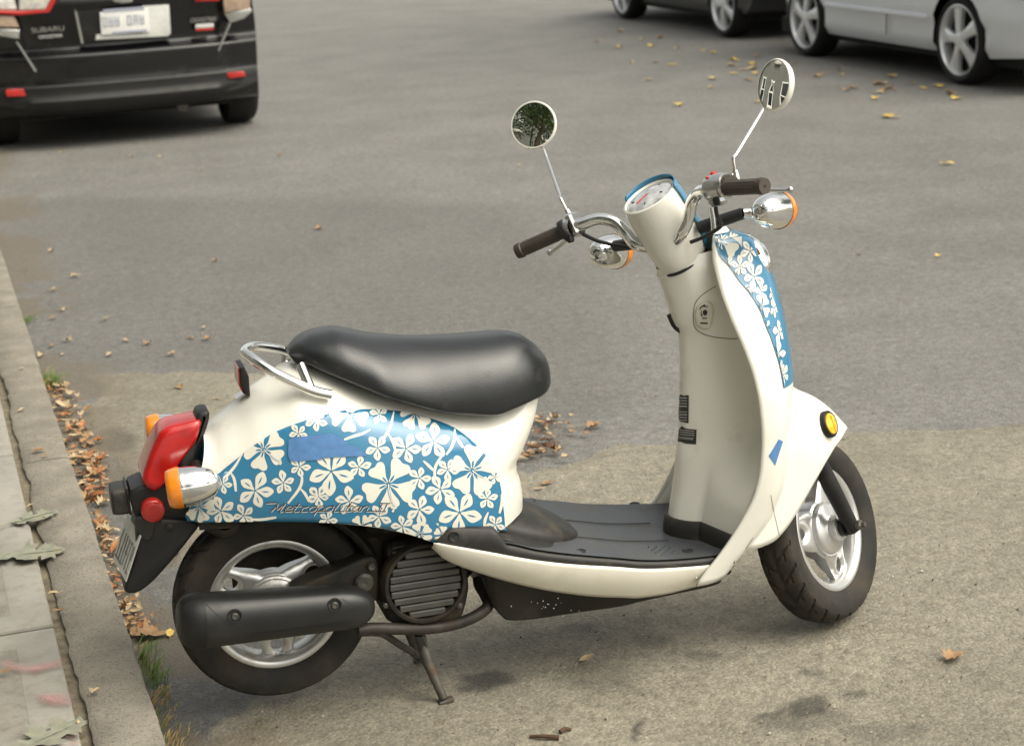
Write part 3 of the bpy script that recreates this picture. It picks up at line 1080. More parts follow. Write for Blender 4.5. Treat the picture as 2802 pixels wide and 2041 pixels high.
# ---- grab rail behind the seat
rail_px = [((1550, 545), -.125), ((1440, 520), -.122), ((1300, 460), -.115), ((1150, 385), -.10), ((1040, 310), -.07), ((990, 270), -.035), ((1010, 240), .01), ((1075, 232), .05), ((1180, 245), .085), ((1260, 268), .10), ((1330, 300), .11), ((1430, 340), .12)]
P = []
for (q, Y) in rail_px:
    x, z = sp(*zp('r1', *q), Y)
    P.append((x, Y, z))
P = catmull(P, 6)
mb = MB().tube(P, .0105, 14)
rail = mb.build('grab_rail', M['chrome'], scooter)
for s_ in (-1, 1):
    mb = MB()
    k_ = 7 if s_ < 0 else len(P) - 12
    q_ = P[k_]
    dz_ = .045 if s_ < 0 else -.03
    mb.tube([(q_[0] - .012, s_ * .088, q_[2] + dz_), (q_[0] - .006, s_ * .105, q_[2] + dz_ * .5), (q_[0], q_[1], q_[2])], .010, 10)
    mb.build('rail_bracket', M['metal'], rail)
# small red reflector on a stay under the rail
q = prof('r1', [(942, 345), (975, 340), (1003, 400), (1012, 525), (985, 520), (948, 460)], .0)
mb = MB()
puff(mb, q, -.034, .034, .004)
rr_ = mb.build('tail_reflector', M['plastic'], scooter)
mb = MB()
q2 = prof('r1', [(938, 350), (950, 348), (975, 505), (985, 520), (960, 495), (943, 455)], .0)
puff(mb, q2 + np.array([-.0015, 0]), -.030, .030, .002)
mb.build('lens', M['red_refl'], rr_)
mb = MB()
x0_, z0_ = sp(*zp('r1', 930, 565), 0)
x1_, z1_ = sp(*zp('r1', 990, 520), 0)
mb.box(((x0_ + x1_) / 2, 0, (z0_ + z1_) / 2), (.022, .03, .004), Matrix.Rotation(math.atan2(z0_ - z1_, x1_ - x0_), 3, 'Y'))
mb.build('stay', M['metal'], rr_)

# ---- tail light
q = catmull(prof('r1', [(700, 712), (745, 688), (775, 692), (780, 720), (765, 780), (730, 870), (695, 980), (700, 1040), (640, 1100), (560, 1130), (470, 1150), (520, 1040), (600, 940), (675, 830)], -.07), 3, True)
mb = MB()
puff(mb, q, -.064, .064, .012)
ztl = q[:, 1].max()
mb.v = [(x, y * np.interp(z, [ztl - .16, ztl - .01], [1.0, .50]), z) for x, y, z in mb.v]
tl = mb.build('tail_light', M['plastic'], scooter)
q = catmull(prof('r1', [(462, 775), (580, 738), (703, 714), (702, 765), (682, 838), (600, 945), (520, 1052), (470, 1112), (405, 1155), (360, 1138), (328, 1095), (345, 1010), (400, 875)], -.045), 3, True)
mb = MB()
puff(mb, q, -.072, .072, .018, steps=6, cen=True)
mb.v = [(x, y * np.interp(z, [ztl - .18, ztl - .01], [1.0, .62]), z) for x, y, z in mb.v]
mb.build('lens', M['red_lens'], tl, angle=60)

# ---- licence bracket, reflectors, plate, mudguard
mb = MB()
q = catmull(prof('r1', [(255, 1165), (480, 1105), (600, 1180), (640, 1260), (620, 1352), (430, 1350), (300, 1352), (268, 1280)], -.05), 3, True)
puff(mb, q, -.05, .05, .008, cen=True)
br = mb.build('licence_bracket', M['plastic'], scooter)
mb = MB()
q = catmull(prof('r1', [(125, 1190), (140, 1165), (215, 1152), (235, 1160), (250, 1250), (258, 1300), (245, 1312), (150, 1318), (135, 1290)], -.03), 3, True)
puff(mb, q, -.036, .036, .008, cen=True)
q = prof('r1', [(222, 1150), (236, 1148), (262, 1318), (248, 1322)], -.04)
puff(mb, q, -.040, .040, .002)
mb.build('plate_lamp', M['trim'], br, angle=50)
for s_ in (-1, 1):
    x, z = sp(*zp('r1', 400, 1300), -.076)
    mb = MB()
    mb.lathe([(.0230, -.01), (.0232, .016), (.021, .0185), (.012, .0195), (0, .0198)], (x, s_ * .056, z), (0, s_, 0), 28)
    mb.build('round_reflector', M['red_refl'], br, angle=50)
# mudguard (tail flap)
mb = MB()
q = catmull(prof('k', [(840, 285), (940, 262), (1110, 268), (1215, 285), (1150, 385), (1040, 520), (930, 640), (850, 700), (790, 712), (755, 690), (775, 620), (820, 480)], -.05), 4, True)
puff(mb, q, -.062, .062, .008)
mg = mb.build('rear_mudguard', M['plastic'], scooter, angle=50)
mb = MB()
x, z = sp(*zp('k', 1035, 322), -.066)
mb.lathe([(.009, -.008), (.009, .002), (.006, .004), (0, .0042)], (x, -.062, z), (0, -1, 0), 16)
mb.build('bolt', M['trim'], mg)
q = catmull(prof('k', [(830, 260), (950, 258), (925, 385), (870, 392), (835, 330)], -.064), 3, True)
mb = MB()
puff(mb, q, -.067, -.05, .004)
mb.build('plate_mount', M['trim'], mg)
# licence plate, seen nearly edge-on
# its face is bent round towards the near side
def s3(u, v, Y):
    x_, z_ = sp(u, v, Y)
    return np.array([x_, Y, z_])


nt_, nb_, ft_, fb_ = s3(386, 1470, -.072), s3(342, 1596, -.072), s3(345, 1416, .05), s3(317, 1512, .05)
dirp = nrm((nb_ - nt_) + (fb_ - ft_))
lat_ = nrm((ft_ - nt_) + (fb_ - nb_))
lat_ = nrm(lat_ - dirp * (lat_ @ dirp))
L_ = np.linalg.norm(nb_ - nt_)
WP = np.linalg.norm(ft_ - nt_)
mb = MB()
Mx = np.c_[dirp, lat_, np.cross(dirp, lat_)]
pc = (nt_ + nb_ + ft_ + fb_) / 4
mb.box(pc, (L_, WP, .0022), Mx, .001)
pl = mb.build('licence_plate', M['plate'], scooter, label='grey scooter licence plate under the tail')
mb = MB()
sgp = -1 if (Mx[:, 2] @ (CAM_S - pc)) < 0 else 1
for k_ in range(6):
    yy = WP * (-.38 + k_ * .152)
    for (a_, b_) in random.sample([(-.03, .03), (-.03, 0), (0, .03), (-.028, .028)], 2):
        mb.box(pc + Mx[:, 1] * (yy + random.uniform(-.004, .004)) + Mx[:, 0] * ((a_ + b_) / 2 + .008) + Mx[:, 2] * sgp * .0016, (b_ - a_, .0045, .001), Mx)
    mb.box(pc + Mx[:, 1] * yy + Mx[:, 0] * random.choice([-.02, .008, .036]) + Mx[:, 2] * sgp * .0016, (.0045, .015, .001), Mx)
M['plate_grey'] = mat('plate_grey_ink', (.20, .21, .20), .5)
mb.build('plate_characters', M['plate_grey'], pl)

# ---- turn signals (bullet shaped chrome housings with amber lenses)


def bullet(name, lens_c, axis, rad, length, parent, label=None, stalk=None):
    """axis points from the lens to the housing's tip"""
    axis = nrm(axis)
    mb = MB()
    pf = [(rad * .99, 0), (rad * 1.02, length * .05), (rad * .99, length * .12)] + [(rad * math.cos(t)**.75 * .99, length * .12 + length * .88 * math.sin(t)**1.05) for t in np.linspace(.12, 1.5, 16)] + [(0, length)]
    mb.lathe(pf, lens_c, axis, 36)
    o = mb.build(name, M['chrome'], parent, angle=60)
    if label:
        o['label'] = label
    mb = MB()
    d_ = rad * .62
    mb.lathe([(rad * 1.03, .004), (rad * 1.04, -.004), (rad * 1.0, -d_ * .55), (rad * .93, -d_ * .9), (rad * .7, -d_ * 1.0), (0, -d_ * 1.05)], lens_c, axis, 36)
    mb.build('lens', M['amber'], o, angle=60)
    if stalk is not None:
        mb = MB()
        mb.tube(stalk[0], stalk[1], 14)
        mb.build('stalk', stalk[2], o)
    return o


x, z = sp(*zp('r1', 568, 1142), -.155)
tipx, tipz = sp(*zp('r1', 785, 1110), -.165)
bullet('rear_turn_signal', (x, -.155, z), (tipx - x, -.006, tipz - z), .0395, .080, scooter, 'right rear turn signal, chrome with amber lens', ([(x + .045, -.07, z + .01), (x + .045, -.12, z)], .016, M['plastic']))
x, z = sp(*zp('r1', 425, 790), .155)
bullet('rear_turn_signal', (x, .155, z), (.98, 0, -.05), .0395, .080, scooter, 'left rear turn signal, mostly behind the tail light', ([(x + .045, .07, z + .01), (x + .045, .12, z)], .016, M['plastic']))

# ---- wheels


def tyre_mesh(c, axis, ref, rad=.207, halfw=.046, bead=.139):
    """axis: unit normal of the wheel towards its right side"""
    axis = nrm(axis)
    u = nrm(np.cross(axis, ref))
    vv = np.cross(axis, u)
    prof_ = [(bead, .030), (bead + .006, .036), (.155, .0415), (.168, .0455), (.180, .0462), (.1885, .0440)]
    for ph in np.linspace(.02, 1, 13):
        a = ph * math.pi / 2
        prof_.append((.1885 + (rad - .1885) * math.sin(a)**.9, .0438 * math.cos(a)**.8))
    prof_ = prof_ + [(r, -h) for r, h in prof_[-2::-1]]
    prof_ += [(bead - .004, -.02), (bead - .004, .02)]
    nseg = 360
    pitch = 24
    G = []
    for k in range(nseg):
        t = 2 * math.pi * k / nseg
        ring = []
        for r, h in prof_:
            rr = r
            if r > .186:
                side = 1 if h >= 0 else -1
                hh = abs(h) / .044
                ph = ((k * pitch / nseg) + (.5 if side > 0 else 0) + hh * .85) % 1.0
                g = 0
                if .12 < hh < .98 and ph < .16:
                    g = 1
                if .52 < hh < .62 and ph < .5:
                    g = 1
                if hh < .05:
                    g = .8
                rr -= .0042 * g
            ring.append(np.asarray(c) + axis * h + rr * (math.cos(t) * u + math.sin(t) * vv))
        G.append(ring)
    mb = MB()
    mb.grid(G, closeu=True, closev=True)
    return mb


def wheel(name, c, axis, ref, parent, alloy, hub='cap', spoke0=0.0, label=None):
    axis = nrm(axis)
    u = nrm(np.cross(axis, ref))
    vv = np.cross(axis, u)
    root = tyre_mesh(c, axis, ref).build(name, M['rubber'], parent, angle=38)
    if label:
        root['label'] = label
    # rim barrel with both flanges
    mb = MB()
    half = [(.1405, .033), (.1405, .0295), (.1385, .0285), (.133, .0275), (.1295, .024), (.127, .012), (.1255, 0)]
    full = half + [(r, -h) for r, h in half[-2::-1]]
    inner = [(.1215, -.024), (.1205, -.012), (.1195, 0), (.1205, .012), (.1215, .024), (.129, .032), (.137, .0345)]
    mb.lathe(full + [(.137, -.0345), (.129, -.032)] + inner, c, axis, 96, ref=ref, closed=True)
    mb.build('rim', alloy, root, angle=50)
    # three-spoke centre
    out_ = []
    for k in range(120):
        t = 2 * math.pi * k / 120
        dth = ((t - spoke0 + math.pi / 3) % (2 * math.pi / 3)) - math.pi / 3     # 0 on a spoke
        e = abs(dth)
        s0 = .27
        r = .1245 if e < s0 else .1245 - (.1245 - .066) * min(1, (e - s0) / (math.pi / 3 - s0) * 1.6)**.55
        out_.append((r * math.cos(t), r * math.sin(t)))
    holes = []
    for k in range(3):
        a = spoke0 + k * 2 * math.pi / 3
        holes.append([((.098 + .018 * math.cos(b)) * math.cos(a) - .0145 * math.sin(b) * math.sin(a), (.098 + .018 * math.cos(b)) * math.sin(a) + .0145 * math.sin(b) * math.cos(a)) for b in np.linspace(0, 2 * np.pi, 18, endpoint=False)])

    def face(side):
        def f(P):
            r = np.hypot(*P.T)
            h = np.interp(r, [0, .05, .075, .10, .125], [.026, .026, .022, .016, .013])
            d, _ = poly_dist(P, out_)
            for hl in holes:
                d = np.minimum(d, poly_dist(P, hl)[0])
            h = h - .006 * (1 - np.clip(d / .009, 0, 1))**2
            if side < 0:
                h = -h * .7
            return np.asarray(c) + np.outer(h, axis) + np.outer(P[:, 0], u) + np.outer(P[:, 1], vv)
        return f
    mb = MB()
    mb.cdt(out_, .006, face(1), holes=holes)
    mb.cdt(out_, .008, face(-1), holes=holes, flip=True)
    for lp in [out_] + holes:
        lp = np.array(lp)
        a, b = face(1)(lp), face(-1)(lp)
        mb.grid([a, b], closev=True)
    mb.build('spokes', alloy, root, angle=50)
    mb = MB()
    if hub == 'cap':
        mb.lathe([(.062, .020), (.061, .029), (.057, .0315), (.054, .029), (.053, .030), (.040, .034), (0, .036)], c, axis, 48)
        mb.build('hub_cap', alloy, root, angle=50)
    else:
        mb.lathe([(.062, -.02), (.062, .026), (.060, .034), (.052, .040), (.034, .042), (.030, .045), (.029, .062), (.024, .064), (.014, .064), (.013, .070), (0, .070)], c, axis, 48)
        mb.build('hub', alloy, root, angle=40)
        mb = MB()
        mb.lathe([(.021, .064), (.021, .074), (.012, .076), (0, .076)], c, axis, 20)
        mb.build('axle_seal', M['plastic'], root)
    return root


RW = np.array([0, 0, .241])
wheel('rear_wheel', RW, (0, -1, 0), (0, 0, 1), scooter, M['alloy'], 'cap', R(90))
RAKE, DEL = R(26), R(41)
SA = np.array([-math.sin(RAKE), 0, math.cos(RAKE)])
SH = np.array([.888, 0, .953])


def stl(L):
    """steering-head local coordinates (forward, left, up before turning) -> scooter frame"""
    return SH + rot_axis(np.atleast_2d(np.asarray(L, float)), SA, DEL).reshape(np.asarray(L).shape)


FW = np.array([1.238, 0, .2045])
fn = rot_axis(np.array([0, -1.0, 0]), SA, DEL)
ffw = rot_axis(np.array([1.0, 0, 0]), SA, DEL)
wheel('front_wheel', FW, fn, np.cross(ffw, fn) * -1, scooter, M['alloy_clean'], 'hub', R(114))

# ---- exhaust
Y_EX = -.150
ra = sp(*zp('w', 372, 880), Y_EX)
rb = sp(*zp('w', 1720, 770), Y_EX)
A3, B3 = np.array([ra[0], Y_EX, ra[1]]), np.array([rb[0], Y_EX + .012, rb[1]])
ax3 = nrm(B3 - A3)
Ltot = np.linalg.norm(B3 - A3)
up3 = nrm(np.array([0, 0, 1.0]) - ax3 * ax3[2])
lat3 = np.cross(ax3, up3)


def exh(t_, r_u, r_l, n=40, dz=0.0):
    c = A3 + ax3 * t_ + up3 * dz
    a = np.linspace(0, 2 * np.pi, n, endpoint=False)
    ex = 2 / 2.5
    return [c + up3 * r_u * math.copysign(abs(math.sin(k))**ex, math.sin(k)) + lat3 * r_l * math.copysign(abs(math.cos(k))**ex, math.cos(k)) for k in a]


mb = MB()
ru = lambda t: np.interp(t, [0, Ltot], [.0535, .0445])
G = [exh(t, float(ru(t)), float(ru(t)) * .98) for t in np.linspace(0, Ltot * .92, 14)]
for k in np.linspace(.1, 1, 12):
    a = k * math.pi / 2
    G.append(exh(Ltot * .92 + .075 * math.sin(a), .0452 * max(math.cos(a), .02)**.8, .0445 * max(math.cos(a), .02)**.8, dz=-.004 * k))
mb.grid(G, closev=True, cap0=True, cap1=True)
ex_o = mb.build('exhaust', M['heat'], scooter, angle=60)
mb = MB()
G = []
for k in np.linspace(0, 1, 9):
    a = k * math.pi / 2
    G.append(exh(.002 - .052 * math.sin(a), .0528 * max(math.cos(a), .0)**.55 * .98 + .004, .052 * max(math.cos(a), 0)**.55 * .98 + .004))
mb.grid(G, closev=True, cap0=False, cap1=True, flip=True)
mb.build('end_cap', M['plastic'], ex_o, angle=60)


def exh_y(x, z):
    """near side of the muffler as half width"""
    x = np.asarray(x, float)
    z = np.asarray(z, float)
    t = (x - A3[0]) * ax3[0] + (z - A3[2]) * ax3[2]
    uu = (x - A3[0]) * up3[0] + (z - A3[2]) * up3[2]
    r = ru(np.clip(t, 0, Ltot))
    r = r * np.clip(1 - np.clip((t - Ltot * .92) / .078, 0, 1)**2, 0, 1)**.5 + 1e-4
    q = np.clip(1 - np.abs(uu / r)**2.5, 0, 1)**(1 / 2.5)
    return -(Y_EX + t / Ltot * .012) + r * .98 * q - .0


mb = MB()
seam = catmull([zp('w', *p) for p in [(400, 720), (480, 800), (600, 900), (720, 975), (800, 1000), (960, 990), (1300, 950), (1600, 905), (1720, 880), (1768, 850), (1765, 800), (1720, 740), (1640, 685)]], 5)
ribbon(mb, seam, 2.2, mapper(exh_y, .0009))
mb.build('seam', M['cable'], ex_o, angle=180)
for p in ((668, 842), (1570, 742)):
    c_ = hit(*zp('w', *p), exh_y)
    mb = MB()
    mb.lathe([(.0150, .0005), (.0146, .0028), (.0125, .0030), (.0118, -.001), (.011, .0004), (0, .0004)], c_, (0, -1, .12), 22)
    bo = mb.build('bolt_recess', M['cable'], ex_o)
    mb = MB()
    mb.lathe([(.0068, 0), (.0066, .0035), (.005, .0045), (.004, .003), (0, .003)], c_ + np.array([0, -.0004, 0]), (0, -1, .12), 14)
    mb.build('bolt', M['steel'], ex_o)
# exhaust pipe under the engine
pp = []
for (zn, q, Y) in [('e', (-60, 1030), -.12), ('e', (60, 1015), -.115), ('e', (300, 1018), -.11), ('e', (520, 1010), -.105), ('e', (700, 975), -.10), ('e', (850, 910), -.095), ('e', (925, 840), -.085), ('e', (900, 760), -.06), ('e', (860, 690), -.04), ('e', (850, 630), -.03)]:
    x, z = sp(*zp(zn, *q), Y)
    pp.append((x, Y, z))
mb = MB().tube(catmull(pp, 6), .0125, 14)
mb.build('exhaust_pipe', M['rust'], scooter)

# ---- engine block and fan cover
mb = MB()
c_ = sp(*zp('e', 455, 680), -.118)
q = catmull(prof('e', [(165, 395), (330, 350), (520, 400), (620, 500), (760, 620), (770, 760), (700, 960), (520, 990), (200, 975), (150, 880), (140, 700), (165, 560)], -.09), 3, True)
puff(mb, q, -.098, .06, .012)
en = mb.build('engine', M['dirty'], scooter, angle=50)
mb = MB()
RFAN = .0765
M['louvre'] = mat('fan_louvre_plastic', (.075, .075, .070), .5, noise=(30, .15), bump=(300, .2, .0006), dirt=((.13, .11, .07), 20, .5, .8, .4, .8))
mb.lathe([(.093, -.016), (.092, .004), (.086, .013), (.080, .014), (.0775, .010), (.0775, -.010), (0, -.012)], (c_[0], -.106, c_[1]), (0, -1, 0), 56)
fc = mb.build('fan_cover', M['dirty'], en, angle=40)
for k in range(9):
    zz_ = c_[1] + RFAN * (.86 - k * .215)
    hw = math.sqrt(max(RFAN**2 - (zz_ - c_[1])**2, 0)) * .985
    if hw < .015:
        continue
    mb = MB()
    mb.box((c_[0], -.113, zz_), (hw * 2, .008, .0140), Matrix.Rotation(.16, 3, 'X'), .0018)
    mb.build('louvre', M['louvre'], fc)
for p in ((185, 592), (155, 850), (715, 850), (745, 600)):
    x, z = sp(*zp('e', *p), -.118)
    mb = MB()
    mb.lathe([(.0062, -.012), (.0062, .003), (.004, .005), (0, .005)], (x, -.112, z), (0, -1, 0), 12)
    mb.build('bolt', M['steel'], en)
# ribs above the fan cover
for k, yy in enumerate((418, 455, 490)):
    P = []
    for xx in np.linspace(200, 520, 7):
        x, z = sp(*zp('e', xx, yy - 42 * math.sin((xx - 150) / 400 * 1.6)), -.103)
        P.append((x, -.103, z))
    mb = MB().tube(P, .004, 8)
    mb.build('rib', M['dirty'], en)
# crankcase / swing unit behind
mb = MB()
q = catmull(prof('w', [(1210, 580), (1580, 410), (1900, 285), (1960, 420), (1960, 640), (1880, 700), (1640, 610), (1300, 620)], -.075), 3, True)
puff(mb, q, -.088, -.03, .008)
sw = mb.build('muffler_bracket', M['dirty'], scooter, angle=50)
for p, r_ in (((1840, 540), .021), ((1900, 390), .009)):
    x, z = sp(*zp('w', *p), -.09)
    mb = MB()
    mb.lathe([(r_, -.01), (r_, .008), (r_ * .75, .013), (r_ * .4, .013), (0, .011)], (x, -.086, z), (0, -1, 0), 18)
    mb.build('bolt', M['steel'], sw)
mb = MB()
mb.box((.30, .03, .30), (.26, .15, .18), None, .03)
mb.box((.10, .10, .26), (.34, .06, .13), None, .025)
mb.box((.31, 0, .40), (.22, .16, .10), None, .03)
mb.box((.44, 0, .30), (.12, .10, .12), None, .03)
mb.build('crankcase', M['dirty'], scooter, angle=50)
# inner rear mudguard: bent dark arch above the tyre
mb = MB()
G = []
for a in np.linspace(R(22), R(104), 26):
    G.append([(RW[0] + r_ * math.cos(a), y, RW[2] + r_ * math.sin(a)) for r_, y in ((.212, -.070), (.222, -.072), (.228, -.06), (.230, 0), (.228, .06), (.222, .072), (.212, .070))])
mb.grid(G)
im = mb.build('inner_mudguard', M['dirty'], scooter)
im.modifiers.new('thick', 'SOLIDIFY').thickness = .004
q = catmull(prof('w', [(330, -30), (700, -40), (720, 60), (640, 125), (540, 140), (430, 100), (340, 30)], -.09), 3, True)
mb = MB()
puff(mb, q, -.10, .05, .02)
mb.build('splash_box', M['dirty'], scooter, angle=50)

# ---- centre stand
mb = MB()
foot = [on_ground(*zp('st', 1450, 1385))]
fs = np.array([(foot[0] - SO) @ SXv, (foot[0] - SO) @ SYv, .0])
ff = on_ground(*zp('st', 1065, 740))
fs2 = np.array([(ff - SO) @ SXv, (ff - SO) @ SYv, .0])
piv = sp(*zp('st', 1000, 250), -.075)
cs = None
legs = []
for s_, ft in ((-1, fs), (1, fs2)):
    base = np.array([piv[0], -.072 if s_ < 0 else .072, piv[1]])
    mid = base + (ft - base) * .45
    mb = MB()
    mb.tube([base + np.array([0, 0, .03]), mid, ft + (base - ft) * .02 + np.array([0, 0, .008])], [.0125, .0115, .009], 10)
    mb.box(ft + np.array([.004, 0, .006]), (.034, .02, .010), Matrix.Rotation(-.2, 3, 'Y'), .003)
    if cs is None:
        cs = mb.build('centre_stand', M['steel'], scooter)
        # flat gusset of the near leg
        g0 = [zp('st', *p) for p in ((990, 330), (1110, 315), (1160, 450), (1240, 640), (1300, 790), (1265, 840), (1180, 740), (1080, 560))]
        gp = np.array([sp(*p, -.09) for p in g0])
        mg_ = MB()
        puff(mg_, gp, -.098, -.088, .002)
        mg_.build('gusset', M['heat'], cs)
    else:
        mb.build('leg', M['steel'], cs)
mb = MB()
P = []
for q_, Y in (((-60, 560), -.02), ((60, 330), -.03), ((150, 290), -.03), ((430, 290), -.03), ((560, 340), -.03), ((760, 470), -.02), ((930, 570), .0), ((1010, 640), .04)):
    x, z = sp(*zp('st', *q_), Y)
    P.append((x, Y, z))
mb.tube(catmull(P, 4), .008, 10)
mb.build('tang', M['steel'], cs)
mb = MB()
mb.tube([(piv[0], -.075, piv[1] + .01), (piv[0], .075, piv[1] + .01)], .014, 12)
mb.build('cross_tube', M['steel'], cs)

# ---- floor: trim strip, floor board, cream side skirt, belly pan
tt = np.vstack([prof('e', [(545, 372), (590, 312), (650, 276), (800, 272), (1000, 278), (1060, 378), (1300, 428), (1600, 463), (1900, 488)], -.182), prof('f', [(0, 1046), (300, 1044), (560, 1028)], -.176)])
tb = np.vstack([prof('e', [(540, 385), (730, 409), (900, 434), (1300, 500), (1600, 530), (1900, 547)], -.186), prof('f', [(0, 1103), (300, 1098), (556, 1085)], -.180)])
sk = np.vstack([prof('e', [(528, 395), (545, 440), (600, 490), (700, 540), (900, 610), (1200, 690), (1500, 745), (1800, 775), (1927, 778)], -.155), prof('f', [(0, 1325), (200, 1300), (420, 1252)], -.15)])
be = np.vstack([prof('e', [(900, 650), (950, 830), (1000, 900), (1075, 962), (1300, 950), (1600, 905), (1927, 858)], -.11), prof('f', [(0, 1375), (300, 1310), (600, 1240), (650, 1150)], -.11)])
ztb = pchip(tb[:, 0], tb[:, 1])
zsk = pchip(sk[:, 0], sk[:, 1])
zbe = pchip(be[:, 0], be[:, 1])
fl_top = pchip(np.r_[tt[5:, 0], .30, .40], np.r_[tt[5:, 1], tt[5, 1] + .016, tt[5, 1] + .012])
fx0, fx1 = tb[:, 0].min(), tb[:, 0].max()
fw_ = pchip([fx0, fx0 + .05, .45, .6, .75, .85, fx1, fx1 + .06], [.168, .178, .184, .187, .187, .182, .176, .160])
xs_ = np.linspace(fx0 + .002, fx1, 48)
# floor board surface
mb = MB()
G = []
for x in np.linspace(.34, .985, 50):
    w_, z = float(fw_(x)) - max(0, x - .93) * .10, float(fl_top(x)) - .001
    G.append([(x, y * w_, z + .004 * (abs(y)**6) - .003 * (1 - abs(y))) for y in np.linspace(-1, 1, 31)])
mb.grid(G)
fb = mb.build('floor_board', M['floor'], scooter, angle=60)
# studs and holes on the floor
mb = MB()
for i in range(7):
    for j in range(3):
        x, y = .80 + j * .018 + (i % 2) * .009, -.158 + i * .011
        mb.lathe([(.0022, -.001), (.0018, .0016), (0, .002)], (x, y, float(fl_top(x)) - .001), (0, 0, 1), 6)
mb.build('studs', M['floor'], fb, kind='stuff')
for (zn, q_) in (('e', (1618, 437)), ('f', (362, 984)), ('d', (1738, 1230)), ('d', (815, 1198))):
    d_s = ray_s(*zp(zn, *q_))
    zf = .29
    for _ in range(6):
        p = CAM_S + d_s * ((zf - CAM_H) / d_s[2])
        zf = float(fl_top(p[0])) - .001
    mb = MB()
    mb.lathe([(.0125, .0016), (.0115, .0022), (.010, .0016), (.0095, .0006), (0, .0006)], (p[0], p[1], zf), (0, 0, 1), 20)
    mb.build('bolt_hole', M['cable'], fb)
# long mat seams
for y in (-.055, .06):
    P = [(x, y, float(fl_top(x)) - .0008) for x in np.linspace(.58, .86, 12)]
    mb = MB().tube(P, .0012, 6)
    mb.build('mat_seam', M['cable'], fb)
# trim strip both sides
for s_ in (-1, 1):
    mb = MB()
    G = []
    for x in np.linspace(fx0 + .004, fx1 + .004, 60):
        w_ = float(fw_(x))
        z0 = float(ztb(min(x, fx1)))
        z1 = float(np.interp(x, tt[:, 0], tt[:, 1])) if x < tt[5, 0] else float(fl_top(x))
        z1 = max(z1, z0 + .004)
        G.append([(x, s_ * (w_ - .012), z0 + .001), (x, s_ * (w_ + .003), z0), (x, s_ * (w_ + .004), z0 + .35 * (z1 - z0)), (x, s_ * (w_ + .001), z0 + .8 * (z1 - z0)), (x, s_ * (w_ - .006), z1), (x, s_ * (w_ - .03), z1 - .001), (x, s_ * (w_ - .03), z0)])
    mb.grid(G, closev=True, cap0=True, cap1=True, flip=s_ > 0)
    tr = mb.build('floor_trim', M['trim'], scooter, angle=45)
    if s_ < 0:
        c2 = sp(*zp('e', 672, 330), -.186)
        mb = MB()
        mb.lathe([(.011, 0), (.010, .0015), (.0085, .0005), (.005, -.0005), (0, -.0005)], (c2[0], -.1795, c2[1]), (0, -1, 0), 18)
        mb.build('screw', M['cable'], tr)
# rising fillet from the trim to the body front, and the hump behind the floor
mb = MB()
G = []
hx0, hx1 = .47, .668
for t in np.linspace(0, 1, 24):
    x = hx0 + (hx1 - hx0) * t
    hh = .052 * (1 - t**2.6)**.8 * (1 if t < .9 else 1)
    ww = .112 * (1 - t**3.2)**.6 + .004
    zf = float(fl_top(x)) - .004
    G.append([(x, ww * math.cos(a), zf + hh * max(math.sin(a), 0)**.75) for a in np.linspace(0, math.pi, 22)])
mb.grid(G, flip=False)
mb.build('floor_hump', M['trim'], scooter, angle=60)
mb = MB()
G = []
for t in np.linspace(0, 1, 16):
    x = .30 + (.60 - .30) * t
    z = float(fl_top(max(x, .36))) - .004
    h = .03 * (1 - t)**1.2 + .001
    G.append([(x, y, z + h * (1 if abs(y) < .15 else .6)) for y in np.linspace(-.172, .172, 15)])
mb.grid(G)
mb.build('floor_riser', M['trim'], scooter, angle=60)
# cream side skirts
for s_ in (-1, 1):
    mb = MB()
    G = []
    for x in np.linspace(fx0 - .004, fx1 + .003, 56):
        w_ = float(fw_(np.clip(x, fx0, fx1)))
        z1 = float(ztb(np.clip(x, fx0, fx1)))
        z0 = min(float(zsk(np.clip(x, sk[:, 0].min(), sk[:, 0].max()))), z1 - .003)
        k = np.linspace(0, 1, 11)
        hgt = z1 - z0
        G.append([(x, s_ * (w_ + .003 - (.008 + .030 * min(hgt / .06, 1)) * t**2.0), z1 - hgt * t) for t in k])
    mb.grid(G, flip=s_ < 0)
    so = mb.build('side_skirt', M['cream_low'], scooter, angle=60)
    so.modifiers.new('thick', 'SOLIDIFY').thickness = -.003
    if s_ < 0:
        c2 = sp(*zp('f', 428, 1192), -.178)
        mb = MB()
        mb.lathe([(.0045, -.004), (.0045, .003), (.003, .004), (0, .004)], (c2[0], -.176, c2[1]), (0, -1, 0), 12)
        mb.build('screw', M['metal'], so)
